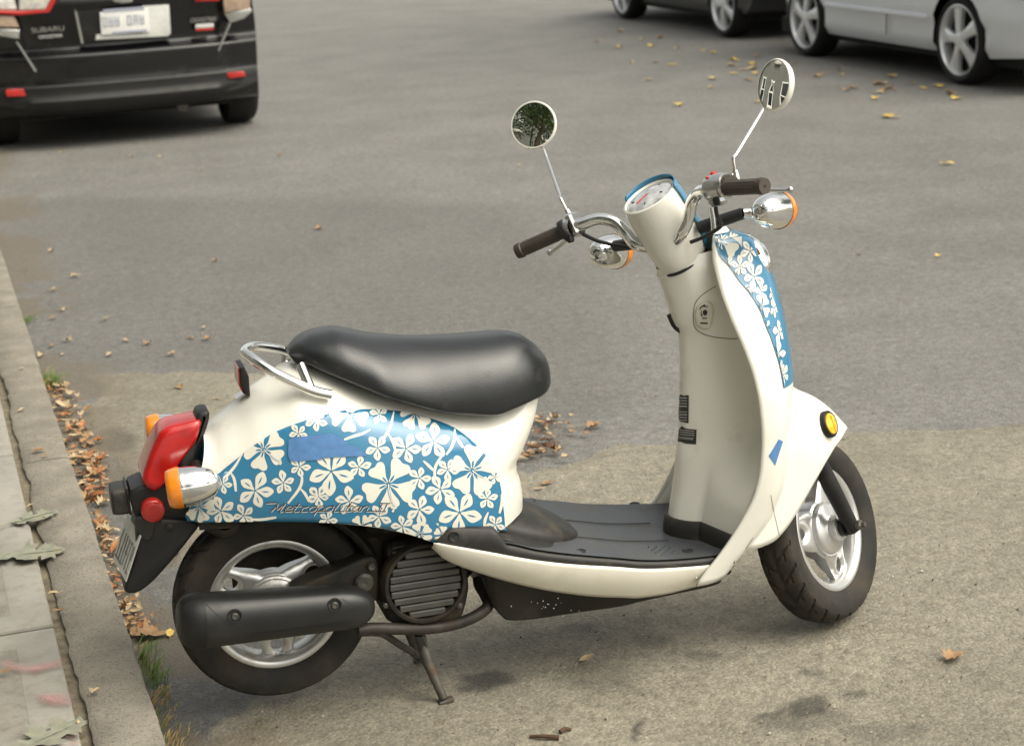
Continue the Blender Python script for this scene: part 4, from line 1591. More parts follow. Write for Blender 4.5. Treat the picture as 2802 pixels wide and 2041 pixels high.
# belly pan
mb = MB()
G = []
bx0, bx1 = be[:, 0].min(), be[:, 0].max()
for x in np.linspace(bx0, bx1, 40):
    z0 = float(zbe(x))
    z1 = float(zsk(np.clip(x, sk[:, 0].min(), sk[:, 0].max()))) + .02
    z0 = min(z0, z1 - .01)
    G.append([(x, -.145, z1), (x, -.132, z1 - .012), (x, -.112, z0 + .006), (x, -.104, z0), (x, .104, z0), (x, .112, z0 + .006), (x, .132, z1 - .012), (x, .145, z1)])
mb.grid(G, closev=True, cap0=True, cap1=True, flip=True)
M['belly'] = mat('belly_plastic', (.012, .011, .010), .5, noise=(16, .2), dirt=((.075, .06, .04), 9, .45, .8, .6, .8))
bp_ = mb.build('belly_pan', M['belly'], scooter, angle=40)
mb = MB()
for k in range(16):     # chipped plastic showing pale
    u_, v_ = zp('e', random.gauss(1370, 150), random.gauss(835, 38))
    p = sp(u_, v_, -.124)
    r_ = random.uniform(.0006, .0015)
    an = random.uniform(0, 3)
    yy = np.interp(p[1], [float(zbe(p[0])), float(zsk(p[0])) + .008], [-.1135, -.1335]) - .0008
    mb.add([(p[0] + r_ * math.cos(an) * 1.8, yy, p[1] + r_ * math.sin(an) * 1.8), (p[0] - r_ * math.sin(an), yy, p[1] + r_ * math.cos(an)), (p[0] - r_ * math.cos(an), yy, p[1] - r_ * math.sin(an)), (p[0] + r_ * math.sin(an), yy, p[1] - r_ * math.cos(an))], [(0, 1, 2, 3)])
mb.build('paint_chips', M['plate'], bp_, kind='stuff')
# ---- leg shield (outer skin), nose, inner cover
from mathutils.bvhtree import BVHTree
EDGE = [(1951, 645, .050), (1950, 676, .068), (1954, 723, .088), (1971, 791, .112), (1997, 863, .140), (2035, 952, .166), (2064, 1036, .182), (2079, 1108, .192), (2086, 1193, .197), (2082, 1277, .196),
        (2066, 1353, .192), (2033, 1422, .186), (2004, 1470, .182), (1968, 1521, .179), (1932, 1566, .177), (1906, 1604, .175)]
EDGE = [(u, v, w_ * (1 + .09 * min(1, max(0, (v - 750) / 350)))) for u, v, w_ in EDGE]
ed = np.array([(*sp(u, v, -w_), w_) for u, v, w_ in EDGE])
o_ = np.argsort(ed[:, 1])
ed = ed[o_]
sh_xe = pchip(ed[:, 1], ed[:, 0])
sh_we = pchip(ed[:, 1], ed[:, 2])
ZTOP = ed[-1, 1]
ZBOT = ed[0, 1]
fr = []
for (u, v) in [(2045, 655), (2060, 676), (2090, 731), (2111, 791), (2124, 837), (2141, 905), (2153, 981), (2158, 1045)]:
    zz_ = .8
    for _ in range(6):
        w_ = float(sh_we(zz_))
        x, zz_ = sp(u, v, -.5 * w_)
    fr.append((zz_, (x - float(sh_xe(zz_))) / .84))
fr = np.array(fr)
zlo = fr[:, 0].min()
sh_a = pchip(list(fr[:, 0]) + [ZTOP, zlo - .05, zlo - .12, .33, ZBOT], list(fr[:, 1]) + [.055, fr[-1, 1] * .92, .115, .115, .10])


def shield_pt(z, ph, off=0.0):
    """ph 0 at the right edge, pi at the left edge"""
    a, b = float(sh_a(z)) + off, float(sh_we(z)) + off
    s, c = math.sin(ph), math.cos(ph)
    k = min(max((.50 - z) / .18, 0), 1)
    return (float(sh_xe(z)) + a * abs(s)**.85, -b * math.copysign(abs(c)**(.9 - .5 * k), c), z)


zs = np.r_[np.linspace(ZBOT, .5, 26), np.linspace(.51, ZTOP - .02, 40), ZTOP - .02 + .02 * np.sin(np.linspace(.1, 1, 8) * np.pi / 2)]
phs = np.linspace(0, np.pi, 73)
mb = MB()
G = [[shield_pt(z, p) for p in phs] for z in zs]
# roll the rim of the edge and close the top
mb.grid(G, flip=True)
topz = ZTOP
cap = [shield_pt(topz, p) for p in phs]
cx_ = np.mean(cap, axis=0) + np.array([-.0, 0, .012])
mb.grid([cap, [tuple(np.array(q) * .55 + cx_ * .45 + np.array([0, 0, .004])) for q in cap], [tuple(cx_)] * len(cap)], flip=True)
shield = mb.build('leg_shield', M['cream'], scooter, angle=70)
so_ = shield.modifiers.new('thick', 'SOLIDIFY')
so_.thickness = .006
so_.offset = -1


def bvh_of(objs):
    V, Fc = [], []
    for o in objs:
        k = len(V)
        V += [tuple(v.co) for v in o.data.vertices]
        Fc += [tuple(i + k for i in p.vertices) for p in o.data.polygons]
    return BVHTree.FromPolygons(V, Fc)


def bvh_map(tree, off):
    def f(P):
        hits = []
        for u, v in P:
            d = nrm(ray_s(u, v))
            loc, nn, idx, dist = tree.ray_cast(Vector(CAM_S), Vector(d))
            hits.append((d, loc, nn, dist))
        good = [h[3] for h in hits if h[1] is not None]
        md = float(np.median(good)) if good else 3.7
        o = []
        for d, loc, nn, dist in hits:
            if loc is None:
                loc, nn, _, _ = tree.find_nearest(Vector(CAM_S + d * md))
            q, nn = np.array(loc), np.array(nn)
            if nn @ d > 0:
                nn = -nn
            o.append(q + nn * off)
        return np.array(o)
    return f


# inner cover with the steering column
cl = prof('n', [(1789, 736), (1814, 812), (1831, 867), (1850, 922), (1853, 981), (1853, 1066), (1850, 1193), (1846, 1212), (1837, 1303), (1824, 1393), (1818, 1440)], .02)
c_x = pchip(cl[:, 1], cl[:, 0])
c_w = pchip([.24, .32, .45, .6, .75, .87, .95], [.062, .060, .056, .056, .058, .052, .046])


def inner_x(y, z):
    y = abs(y)
    zc_ = min(max(z, ZBOT), ZTOP)
    we, xe = float(sh_we(zc_)), float(sh_xe(zc_))
    xc = float(c_x(z))
    wc = min(.056, we * .60)
    if y < wc:
        return xc + .05 * (y / wc)**2.2
    deep = max(xe + .068 + .012 * math.exp(-((z - .62) / .2)**2), xc + .08)
    xs = [wc, wc + (we - wc) * .20, wc + (we - wc) * .48, wc + (we - wc) * .80, we - .004, we]
    ys = [xc + .05, xc + .05 + (deep - xc - .05) * .55, deep, deep - .002, xe + .006, xe]
    x = float(pchip(xs, ys)(y))
    if y < we - .013:      # wheel box behind the shield low down
        b = min(max((.54 - z) / .20, 0), 1)
        b = b * b * (3 - 2 * b)
        x = x * (1 - b) + b * (xc + .052 + (y - wc) * .30)
    return x


mb = MB()
G = []
for v_ in np.linspace(0, 1, 74):
    row = []
    for t in np.linspace(-1, 1, 71):
        # the top edge rises towards the front, square to the steering axis
        q_ = min(max((abs(t) - .25) / .75, 0), 1)
        zt_ = cl[0, 1] + .004 + (ZTOP - .010 - cl[0, 1]) * q_ * q_ * (3 - 2 * q_)
        z = .235 + v_ * (zt_ - .235)
        we = float(sh_we(min(max(z, ZBOT), ZTOP))) - .001
        x = inner_x(we * t, z)
        row.append((x, we * t, z))
    G.append(row)
G = np.array(G)
mb.grid(G, flip=True)
inner = mb.build('inner_cover', M['cream'], scooter, angle=80)
# nose / fixed front mudguard
nt_p = prof('n', [(2120, 1052), (2158, 1060), (2187, 1068), (2230, 1087), (2268, 1113), (2302, 1147), (2324, 1172)], -.01)
nt_p[0, 1] += .014
nt_p[1, 1] += .008
n_zt = pchip(list(nt_p[:, 0]) + [.98], list(nt_p[:, 1]) + [nt_p[0, 1] - .003])
xtip = nt_p[-1, 0]
n_w = pchip([.95, 1.0, 1.06, 1.12, 1.18, 1.24, 1.28, 1.30, xtip], [.176, .172, .158, .139, .112, .076, .043, .022, .002])


def nose_y(x, z):
    x = np.asarray(x, float)
    z = np.asarray(z, float)
    t = np.clip((n_zt(x) - z) / .15, 0, 1)
    return np.where(x > xtip + .001, -1.0, n_w(x) * np.clip(1 - (1 - t)**2.4, 0, 1)**(1 / 2.0))


low = [hit(u, v, nose_y, y0=-.30, y1=.05) for u, v in [(2300, 1203), (2288, 1219), (2266, 1255), (2233, 1313), (2204, 1364), (2175, 1412), (2150, 1448), (2113, 1484), (2070, 1501), (2037, 1503)]]
low = np.array(low)
zl = pchip(list(low[:, 0]) + [xtip], list(low[:, 2]) + [nt_p[-1, 1] - .003])
xl0 = low[:, 0].min()
mb = MB()
xs_ = np.r_[np.linspace(xl0, 1.24, 40), 1.24 + (xtip - 1.24) * np.sin(np.linspace(.05, 1, 16) * np.pi / 2)]
for s_ in (-1, 1):
    G = []
    for x in xs_:
        z1, z0 = float(n_zt(x)), float(zl(x))
        tt_ = 1 - (1 - np.linspace(0, 1, 30))**1.0
        k = np.r_[np.linspace(0, .7, 18), .7 + .3 * np.sin(np.linspace(.08, 1, 14) * np.pi / 2)]
        G.append([(x, s_ * float(nose_y(x, z0 + (z1 - z0) * q)), z0 + (z1 - z0) * q) for q in k])
    mb.grid(G, flip=s_ > 0)
for i_, (x, y, z) in enumerate(mb.v):
    if z > .285 and x < 1.12:
        lim = float(sh_we(min(max(z, ZBOT), ZTOP)))
        if abs(y) < lim - .002:
            mb.v[i_] = (max(x, inner_x(y, z) + .007), y, z)
nose = mb.build('nose_fairing', M['cream'], scooter, angle=70)
sd = nose.modifiers.new('thick', 'SOLIDIFY')
sd.thickness = .004
sd.offset = -1

# neck collar closing the column under the headset
mb = MB()
e1 = np.array([math.cos(RAKE), 0, math.sin(RAKE)])
neck = sp(1843, 712, 0)
nc = np.array([neck[0], 0, neck[1]])
G = []
for h, r_ in ((-.06, .034), (-.03, .042), (-.014, .047), (-.010, .045), (-.009, .02)):
    G.append([nc + SA * h + e1 * (r_ * 1.18 * math.cos(a)) + np.array([0, 1, 0]) * r_ * math.sin(a) + e1 * .008 for a in np.linspace(0, 2 * np.pi, 40, endpoint=False)])
mb.grid(G, closev=True)
mb.build('column_neck', M['cream'], scooter, angle=60)
# dark boot round the foot of the column
mb = MB()
ys_ = np.linspace(-1, 1, 91) * (float(sh_we(.285)) - .014)
bp2 = np.array([(inner_x(y, .285), y) for y in ys_])
tg = np.gradient(bp2, axis=0)
tg /= np.linalg.norm(tg, axis=1)[:, None]
nr = np.c_[-tg[:, 1], tg[:, 0]]
nr[nr[:, 0] > 0] *= -1
nr = (nr + np.roll(nr, 1, 0) + np.roll(nr, -1, 0)) / 3
nr[0], nr[-1] = (-1, 0), (-1, 0)
G = []
for (dz, off) in ((-.02, .012), (.012, .011), (.030, .008), (.036, .004), (.036, -.01)):
    q = bp2 + nr * off
    G.append([(x, y, float(fl_top(min(x, fx1))) + dz) for x, y in q])
mb.grid(G, flip=True)
mb.build('column_boot', M['trim'], scooter, angle=50)

# blue printed front panel on the shield
tree_s = bvh_of([shield])
bnd = []
for p in [(597, 130), (600, 170), (625, 235), (690, 300), (760, 400), (815, 465), (870, 550), (905, 620), (930, 690), (960, 760), (990, 850), (1015, 930), (1030, 1000), (1045, 1090)]:
    q = bvh_map(tree_s, 0)([zp('s', *p)])[0]
    z = q[2]
    c_ = min(1, abs(q[1]) / float(sh_we(np.clip(z, ZBOT, ZTOP))))
    bnd.append((z, math.acos(min(1, c_**(1 / .9)))))
bnd = np.array(bnd)
ph0 = pchip(bnd[:, 0], bnd[:, 1])
zlow_ = bnd[:, 0].min()
mb = MB()
G = []
for z in np.r_[np.linspace(zlow_, ZTOP - .02, 60), ZTOP - .02 + .0225 * np.sin(np.linspace(.1, 1, 8) * np.pi / 2)]:
    a0 = float(ph0(min(z, bnd[:, 0].max())))
    zc_ = min(z, ZTOP)
    G.append([np.array(shield_pt(zc_, p, .0022)) + np.array([0, 0, max(0, z - ZTOP)]) for p in np.linspace(a0, np.pi - a0, 50)])
mb.grid(G, flip=True)
fp = mb.build('front_panel', M['blue'], scooter, angle=80, label='blue front panel with cream hibiscus print')
tree_f = bvh_of([fp])
vis = [zp('s', *p) for p in [(600, 150), (602, 175), (630, 235), (690, 298), (760, 398), (815, 463), (872, 548), (907, 618), (932, 688), (962, 758), (992, 848), (1017, 928), (1032, 998), (1046, 1085), (1068, 1070), (1076, 1000), (1066, 900),
                             (1036, 730), (998, 570), (960, 440), (915, 320), (845, 190), (775, 110), (680, 78), (620, 90)]]
f2 = MB()
m_a, m_b, m_c = bvh_map(tree_f, .0012), bvh_map(tree_f, .0019), bvh_map(tree_f, .0026)
mapper_cache[f2] = m_c
s_ = ZONES['s'][2]
for x, y, r_, k_, ro, sq in [(645, 140, 125, 'h', .6, .9), (830, 208, 78, 'p', .3, .8), (690, 290, 60, 'p', 2.5, .8), (765, 305, 72, 'p', .9, .8), (855, 372, 95, 'p', .5, .75), (830, 455, 50, 'p', 1.2, .7), (905, 470, 70, 'p', 2.0, .6),
                             (905, 565, 80, 'h', .5, .6), (985, 575, 70, 'p', .1, .4), (935, 695, 48, 'p', .4, .6), (1018, 725, 80, 'p', .7, .5), (1010, 870, 85, 'p', 1.1, .6), (1045, 1005, 70, 'p', .4, .5), (1030, 960, 45, 'p', .9, .5), (975, 480, 60, 'p', 1.4, .4)]:
    petal_set(f2, *zp('s', x, y), r_ * s_, k_, ro, vis, m_a, m_b, squeeze=sq)


def sh_map(off):
    return lambda P: np.array([shield_pt(float(np.clip(b / 1000, zlow_, ZTOP)), a / 130, .0022 + off) for a, b in np.asarray(P)])


zz2 = np.linspace(zlow_ + .004, ZTOP - .012, 14)
pol2 = [(1.20 * 130, z * 1000) for z in zz2] + [((math.pi - float(ph0(z)) - .04) * 130, z * 1000) for z in zz2[::-1]]
mapper_cache[f2] = sh_map(.0026)
for x, y, r_, k_, ro in [(200, 905, 40, 'h', .5), (260, 890, 34, 'p', .2), (205, 700, 40, 'h', 1.0), (180, 640, 24, 'p', .4), (235, 655, 30, 'p', .9), (290, 735, 38, 'h', .3), (315, 830, 30, 'p', .7), (170, 755, 22, 'p', .1),
                         (255, 590, 34, 'p', .6), (200, 575, 26, 'p', 1.1), (310, 620, 30, 'h', .2), (330, 690, 22, 'p', .4), (330, 900, 28, 'h', .9), (345, 780, 24, 'p', .3)]:
    petal_set(f2, x, y, r_, k_, ro, pol2, sh_map(.0012), sh_map(.0019))
f2.build('floral_print', [M['print'], M['blue']], fp, angle=180)
# the same print panel on the scooter's far side
far = side_panel.copy()
col.objects.link(far)
far.parent = scooter
far.scale = (1, -1, 1)
far['label'] = 'blue side panel with cream hibiscus print on the far side'
for ch_ in [o for o in bpy.data.objects if o.parent == side_panel and o.name.startswith('floral')]:
    c2_ = ch_.copy()
    col.objects.link(c2_)
    c2_.parent = far

# headlight dome on the front of the shield
z = .835
hc = np.array([float(sh_xe(z)) + float(sh_a(z)) - .034, 0, z])
mb = MB()
mb.lathe([(.066, -.02), (.068, .004), (.066, .014), (.061, .019), (.058, .016), (.056, .014)], hc, (1, 0, .18), 48)
hl = mb.build('headlight', M['chrome'], scooter, angle=50)
mb = MB()
mb.lathe([(.057, .012), (.052, .026), (.040, .034), (.024, .039), (0, .041)], hc, (1, 0, .18), 40)
mb.build('lens', M['chrome'], hl, angle=80)

# details on the shield and nose
tree_n = bvh_of([shield, nose])
mb = MB().cdt([zp('f', *p) for p in [(1045, 140), (1078, 158), (1050, 245), (1020, 338), (972, 266)]], 8, bvh_map(tree_n, .0012))
mb.build('masking_tape', M['tape'], scooter, angle=180, label='small piece of blue masking tape on the leg shield')
mb = MB()
ribbon(mb, catmull([zp('f', *p) for p in [(988, 560), (1005, 660), (1030, 770), (1052, 865)]], 5), 1.2, bvh_map(tree_n, .0008))
ribbon(mb, catmull([zp('f', *p) for p in [(855, 880), (830, 920), (800, 965)]], 5), 1.2, bvh_map(tree_n, .0008))
M['seam'] = mat('shadowed_seam', (.16, .145, .10), .7)
mb.build('panel_seam', M['seam'], nose, angle=180)
cpx = zp('s', 1330, 1325)
c0 = bvh_map(tree_n, 0)([cpx])[0]
ev = bvh_map(tree_n, 0)([zp('s', 1300, 1325), zp('s', 1360, 1325), zp('s', 1330, 1280), zp('s', 1330, 1370)])
nn = nrm(np.cross(ev[1] - ev[0], ev[3] - ev[2]))
if nn @ (CAM_S - c0) < 0:
    nn = -nn
mb = MB()
mb.lathe([(.030, -.004), (.030, .008), (.027, .011), (.024, .010), (.0235, .008)], c0, nn, 32)
rf = mb.build('side_reflector', M['plastic'], scooter, angle=50, label='oval yellow side reflector on the nose')
mb = MB()
mb.lathe([(.024, .006), (.023, .0115), (.016, .014), (0, .015)], c0, nn, 32)
mb.build('lens', M['yellow'], rf, angle=50)
mb = MB()
tv = nrm(np.array([0, 0, 1.0]) - nn * nn[2])
mb.box(c0 + nn * .0148, (.0035, .004, .036), np.c_[np.cross(tv, nn), nn, tv], .001)
mb.build('prism_ridge', M['yellow'], rf)

# inner cover details
tree_i = bvh_of([inner])
mb = MB()
for zn, pts in (('s', [(370, 1132), (438, 1135), (436, 1316), (369, 1310)]), ('s', [(369, 1338), (420, 1350), (488, 1357), (484, 1452), (420, 1448), (369, 1434)])):
    mb.cdt([zp(zn, *p) for p in pts], 4, bvh_map(tree_i, .0016))
stk = mb.build('warning_sticker', M['sticker'], inner, angle=180)
mb = MB()
for r_ in range(9):
    y = 1152 + r_ * 18
    if r_ != 4:
        ribbon(mb, [zp('s', x, y + (x - 395) * .01) for x in np.linspace(380, 428, 6)], 1.8 if r_ % 3 else 2.6, bvh_map(tree_i, .0022))
for r_ in range(3):
    ribbon(mb, [zp('s', x, 1362 + r_ * 14 + (x - 420) * .08) for x in np.linspace(382, 474, 8)], 1.6, bvh_map(tree_i, .0022))
ribbon(mb, [zp('s', x, 1412 + (x - 420) * .1) for x in np.linspace(376, 466, 8)], 6.5, bvh_map(tree_i, .0022))
for r_ in range(5):
    ribbon(mb, [zp('s', x, 1052 + r_ * 13) for x in np.linspace(376, 404, 4)], 1.0, bvh_map(tree_i, .0014))
mb.build('sticker_text', M['sticker_w'], inner, angle=180)
mb = MB()
for x in np.linspace(380, 460, 12):
    ribbon(mb, [zp('s', x, 1405 + (x - 420) * .1), zp('s', x + 2, 1419 + (x - 420) * .1)], 1.6, bvh_map(tree_i, .0027))
mb.build('sticker_number', M['sticker'], inner, angle=180)
mb = MB()
ribbon(mb, catmull([zp('s', *p) for p in [(612, 432), (540, 475), (485, 530), (466, 600), (472, 690), (520, 735), (600, 760), (690, 770), (752, 772)]], 5), 2.0, bvh_map(tree_i, .0006))
mb.build('glovebox_seam', M['seam'], inner, angle=180)
M['cream2'] = mat('pale_plastic', (.70, .67, .56), .35, coat=.2)
mb = MB()
ip = catmull([zp('s', *p) for p in [(540, 532), (585, 545), (598, 590), (590, 650), (572, 700), (530, 705), (490, 680), (478, 620), (492, 560)]], 3, True)
mb.cdt(ip, 8, bvh_map(tree_i, .004))
ig = mb.build('ignition_plate', M['cream2'], inner, angle=180)
ig.modifiers.new('thick', 'SOLIDIFY').thickness = -.004
mb = MB()
kc = zp('s', 540, 598)
mb.cdt([(kc[0] + 6.2 * math.cos(a), kc[1] + 8 * math.sin(a)) for a in np.linspace(0, 6.28, 14, endpoint=False)], None, bvh_map(tree_i, .0058))
for r0, a0, a1, wd in ((13, 2.3, 3.6, 2.2), (20, 3.6, 4.7, 3.4), (17, 4.4, 5.2, 2.6)):
    ribbon(mb, [(kc[0] + r0 * .8 * math.cos(a), kc[1] + r0 * math.sin(a)) for a in np.linspace(a0, a1, 7)], wd, bvh_map(tree_i, .0055))
ribbon(mb, [zp('s', 522, 634), zp('s', 552, 634)], 3, bvh_map(tree_i, .0055))
ribbon(mb, [zp('s', 512, 664), zp('s', 558, 667)], 4, bvh_map(tree_i, .0055))
mb.build('ignition_marks', M['sticker'], inner, angle=180)
# bag hook
hk = []
for q, Y in (((385, 712), -.01), ((360, 700), .0), ((335, 672), .005), ((318, 640), .008), ((304, 615), .01)):
    x, z = sp(*zp('s', *q), Y)
    hk.append((x, Y, z))
mb = MB().tube(catmull(hk, 4), np.linspace(.0085, .0045, 17), 10)
mb.build('bag_hook', M['plastic'], scooter)

# ---- front fork
mb = MB()
for s_ in (1,):
    b = FW + fn * .088 * s_ + ffw * .0
    top = b + SA * .42 - fn * .01
    mb.tube([b - SA * .012, b + SA * .05, b + SA * .10, b + SA * .26, top], [.0165, .018, .019, .0185, .0175], 18)
fk = mb.build('front_fork', M['plastic'], scooter, angle=50)
mb = MB()
b = FW - fn * .085
mb.tube([b - SA * .012, b + SA * .10, b + SA * .42], [.0165, .019, .018], 16)
mb.build('left_leg', M['plastic'], fk)
mb = MB()
mb.tube([FW - fn * .10, FW + fn * .070, FW + fn * .105], [.0075, .0075, .0075], 12)
mb.lathe([(.0115, 0), (.0115, .010), (.007, .013), (.006, .020), (0, .020)], FW + fn * .103, fn, 6)
mb.build('axle', M['steel'], fk, angle=30)
mb = MB()
mb.tube([SH - SA * .62, SH - SA * .05], .02, 14)
mb.build('steering_stem', M['steel'], fk)

# ---- handlebar head
mb = MB()
Le1 = np.array([math.cos(RAKE), 0, math.sin(RAKE)])
Le2 = np.array([0, 1.0, 0])


def head_ring(h, rf_, rb_, ry, n=48, tilt=0.0, a0=0, a1=2 * np.pi, end=False, shift=0.0):
    L = []
    for a in np.linspace(a0, a1, n, endpoint=end):
        c, s = math.cos(a), math.sin(a)
        e = (rf_ if c > 0 else rb_) * c
        L.append(SA * (h + tilt * e) + Le1 * (e + shift) + Le2 * ry * s)
    return stl(np.array(L))


HS = [(-.099, .054, .064, .049, 0, .006), (-.094, .058, .068, .053, 0, .006), (-.06, .064, .070, .060, 0, .004), (-.02, .067, .068, .063, .02, .001), (.02, .067, .064, .063, .06, -.002), (.045, .065, .063, .062, .07, -.004), (.062, .062, .060, .060, .08, -.006)]
G = [head_ring(h, a, b, c, tilt=t, shift=sf) for h, a, b, c, t, sf in HS]
G.append(head_ring(.064, .058, .056, .056, tilt=.08, shift=-.006))
G.append(head_ring(.060, .055, .053, .053, tilt=.08, shift=-.006))
mb.grid(G, closev=True, cap0=True)
hd = mb.build('handlebar_cover', M['cream'], scooter, angle=50)
mb = MB()
mb.tube(head_ring(-.1015, .0555, .0655, .0505, shift=.006), .0032, 8, closed=True)
mb.build('gap_ring', M['cable'], hd)
mb = MB()
G = []
for h, k_ in ((.060, 1.0), (.0640, .85), (.0665, .6), (.068, .3), (.0684, .02)):
    G.append(head_ring(h, .054 * k_, .052 * k_, .052 * k_, tilt=.08, shift=-.006))
mb.grid(G, closev=True)
sg = mb.build('speedometer', M['glass'], hd, angle=80)
mb = MB()
for k_ in range(11):
    a = R(120 + k_ * 24)
    if k_ % 3:
        continue
    P = [head_ring(.0690 - .003 * q, .054 * q, .052 * q, .052 * q, tilt=.08, shift=-.006, n=720)[int((math.degrees(a) % 360) * 2)] for q in (.62, .74)]
    mb.tube(P, .0012, 5)
mb.build('dial_marks', M['sticker'], sg, kind='stuff')
mb = MB()
P = [head_ring(.0695 - .003 * q, .054 * q, .052 * q, .052 * q, tilt=.08, shift=-.006, n=72)[int(k_)] for q, k_ in ((.02, 30), (.35, 30), (.62, 30))]
mb.tube(P, .0011, 5)
mb.build('needle', M['red_paint'], sg)
# printed front cowl of the head
mb = MB()
G = [head_ring(h, a + .0025, b, c + .0025, tilt=t, a0=-1.45, a1=1.45, end=True, n=36, shift=sf) for h, a, b, c, t, sf in HS[1:]]
G.append(head_ring(.066, .066, .06, .0625, tilt=.08, a0=-1.45, a1=1.45, end=True, n=36, shift=-.006))
G.append(head_ring(.0695, .0645, .06, .0605, tilt=.10, a0=-1.40, a1=1.40, end=True, n=36, shift=-.006))
mb.grid(G)
hcw = mb.build('head_cowl', M['blue'], hd, angle=60)
hcw.modifiers.new('thick', 'SOLIDIFY').thickness = .003
f3 = MB()
tree_h = bvh_of([hcw])
m3, m4 = bvh_map(tree_h, .0012), bvh_map(tree_h, .0018)
big = [zp('h', *p) for p in [(1500, 720), (1560, 790), (1600, 880), (1590, 910), (1550, 905), (1520, 800)]]
mapper_cache[f3] = m4
petal_set(f3, *zp('h', 1560, 835), 18, 'p', .3, big, m3, m4, squeeze=.6)
petal_set(f3, *zp('h', 1580, 890), 14, 'p', .9, big, m3, m4, squeeze=.6)
big = [zp('h', *p) for p in [(1625, 1215), (1690, 1190), (1680, 1260), (1640, 1275)]]
petal_set(f3, *zp('h', 1665, 1225), 14, 'p', .3, big, m3, m4, squeeze=.6)
f3.build('floral_print', [M['print'], M['blue']], hd, angle=180, kind='stuff')
mb = MB()
hq = bvh_map(bvh_of([hd]), .0007)
ribbon(mb, [zp('h', *p) for p in [(1200, 1052), (1268, 1052), (1275, 1070), (1270, 1112), (1255, 1120), (1200, 1115), (1196, 1100), (1200, 1052)]], 1.0, hq)
mb.build('moulded_square', M['cream2'], hd, angle=180)

# ---- handlebar tube, grips, controls
BAR = [(-.066, .185, .031), (-.062, .16, .032), (-.044, .13, .034), (-.031, .1, .019), (-.027, .08, -.011), (-.031, .06, -.036)]
mb = MB()
pathL = catmull([(x, y, z) for x, y, z in BAR] + [(-.02, .03, -.05), (-.02, -.03, -.05)] + [(x, -y, z) for x, y, z in BAR[::-1]], 6)
mb.tube(stl(pathL), .0132, 16)
hb = mb.build('handlebar', M['chrome'], scooter)
for s_ in (1, -1):
    a, b = np.array([-.072, s_ * .205, .027]), np.array([-.105, s_ * .317, .008])
    d_ = b - a
    mb = MB()
    ts = [0, .02, .03, .10, .12, .8, .86, .88, .93, .955, 1.0]
    rs = [.021, .0225, .0165, .0155, .0150, .0150, .0150, .0172, .0175, .0165, .0160]
    Lp = np.array([a + d_ * t for t in ts])
    mb.tube(stl(Lp), rs, 24)
    # moulded flats
    gp_ = mb.build('grip', M['grip'], scooter, angle=35)
    mb = MB()
    tip = stl(b)
    dw = nrm(stl(b) - stl(a))
    mb.lathe([(.0035, 0), (.0034, .0006), (0, .0006)], tip, dw, 12)
    mb.build('end_hole', M['cable'], gp_)
    mb = MB()
    e_u = nrm(rot_axis(np.array([0, 0, 1.0]), SA, DEL))
    for k_ in range(8):
        an = k_ * math.pi / 4
        base = nrm(np.cross(dw, e_u))
        rad_ = base * math.cos(an) + np.cross(dw, base) * math.sin(an)
        mb.tube([stl(a + d_ * .14) + rad_ * .0148, stl(a + d_ * .84) + rad_ * .0148], .0011, 5)
    mb.build('grip_rib', M['grip'], gp_)
Mst = np.c_[rot_axis(np.array([1.0, 0, 0]), SA, DEL), rot_axis(np.array([0, 1.0, 0]), SA, DEL), rot_axis(np.array([0, 0, 1.0]), SA, DEL)]
# left clamp: bright block with dark switch ring
mb = MB()
mb.box(stl(np.array([-.062, .180, .036])), (.034, .020, .052), Mst @ np.array(Matrix.Rotation(-.25, 3, 'X')), .005)
mb.box(stl(np.array([-.048, .188, .022])), (.030, .030, .026), Mst, .006)
lc = mb.build('brake_clamp', M['metal'], scooter, angle=40)
mb = MB()
mb.tube(stl(np.array([(-.070, .198, .029), (-.073, .208, .026)])), .0245, 22)
mb.box(stl(np.array([-.078, .189, .006])), (.014, .014, .014), Mst, .003)
mb.build('switch_ring', M['cable'], lc, angle=40)
mb = MB()
mb.lathe([(.0205, -.010), (.0215, -.006), (.0215, .010), (.019, .013), (0, .013)], stl(np.array([-.068, .192, .030])), Mst[:, 1], 24)
mb.build('collar', M['metal'], lc, angle=40)
# right switch housing
mb = MB()
mb.lathe([(.019, -.024), (.0265, -.022), (.029, -.014), (.029, .012), (.0265, .020), (.018, .022)], stl(np.array([-.064, -.188, .031])), Mst[:, 1] * -1, 28)
mb.box(stl(np.array([-.072, -.186, .010])), (.028, .040, .030), Mst, .007)
rc = mb.build('switch_housing', M['metal'], scooter, angle=40)
mb = MB()
mb.box(stl(np.array([-.058, -.180, .062])), (.014, .009, .007), Mst, .002)
mb.box(stl(np.array([-.080, -.178, .055])), (.008, .008, .005), Mst, .002)
mb.build('stop_switch', M['red_paint'], rc)
mb = MB()
mb.box(stl(np.array([-.0865, -.190, .004])), (.004, .016, .016), Mst, .002)
mb.build('starter_button', M['cable'], rc)
mb = MB()
mb.tube(stl(np.array([(-.064, -.2105, .031), (-.069, -.222, .029)])), [.0225, .0205], 22)
mb.build('collar', M['grip'], rc, angle=40)
# brake levers
for s_ in (1, -1):
    dz = .0 if s_ > 0 else .0
    P = catmull([(-.046, s_ * .185, .022), (-.030, s_ * .215, .018), (-.012, s_ * .26, .006), (-.001, s_ * .298, -.004), (.001, s_ * .31, -.006)], 5)
    mb = MB()
    mb.tube(stl(P), np.linspace(.0075, .0052, len(P)), 12, squash=(1, .75))
    mb.lathe([(.0001, -.008), (.0055, -.0055), (.0078, 0), (.0055, .0055), (.0001, .008)], stl(P[-1]), Mst[:, 2], 14)
    mb.build('brake_lever', M['metal'], scooter, angle=60)
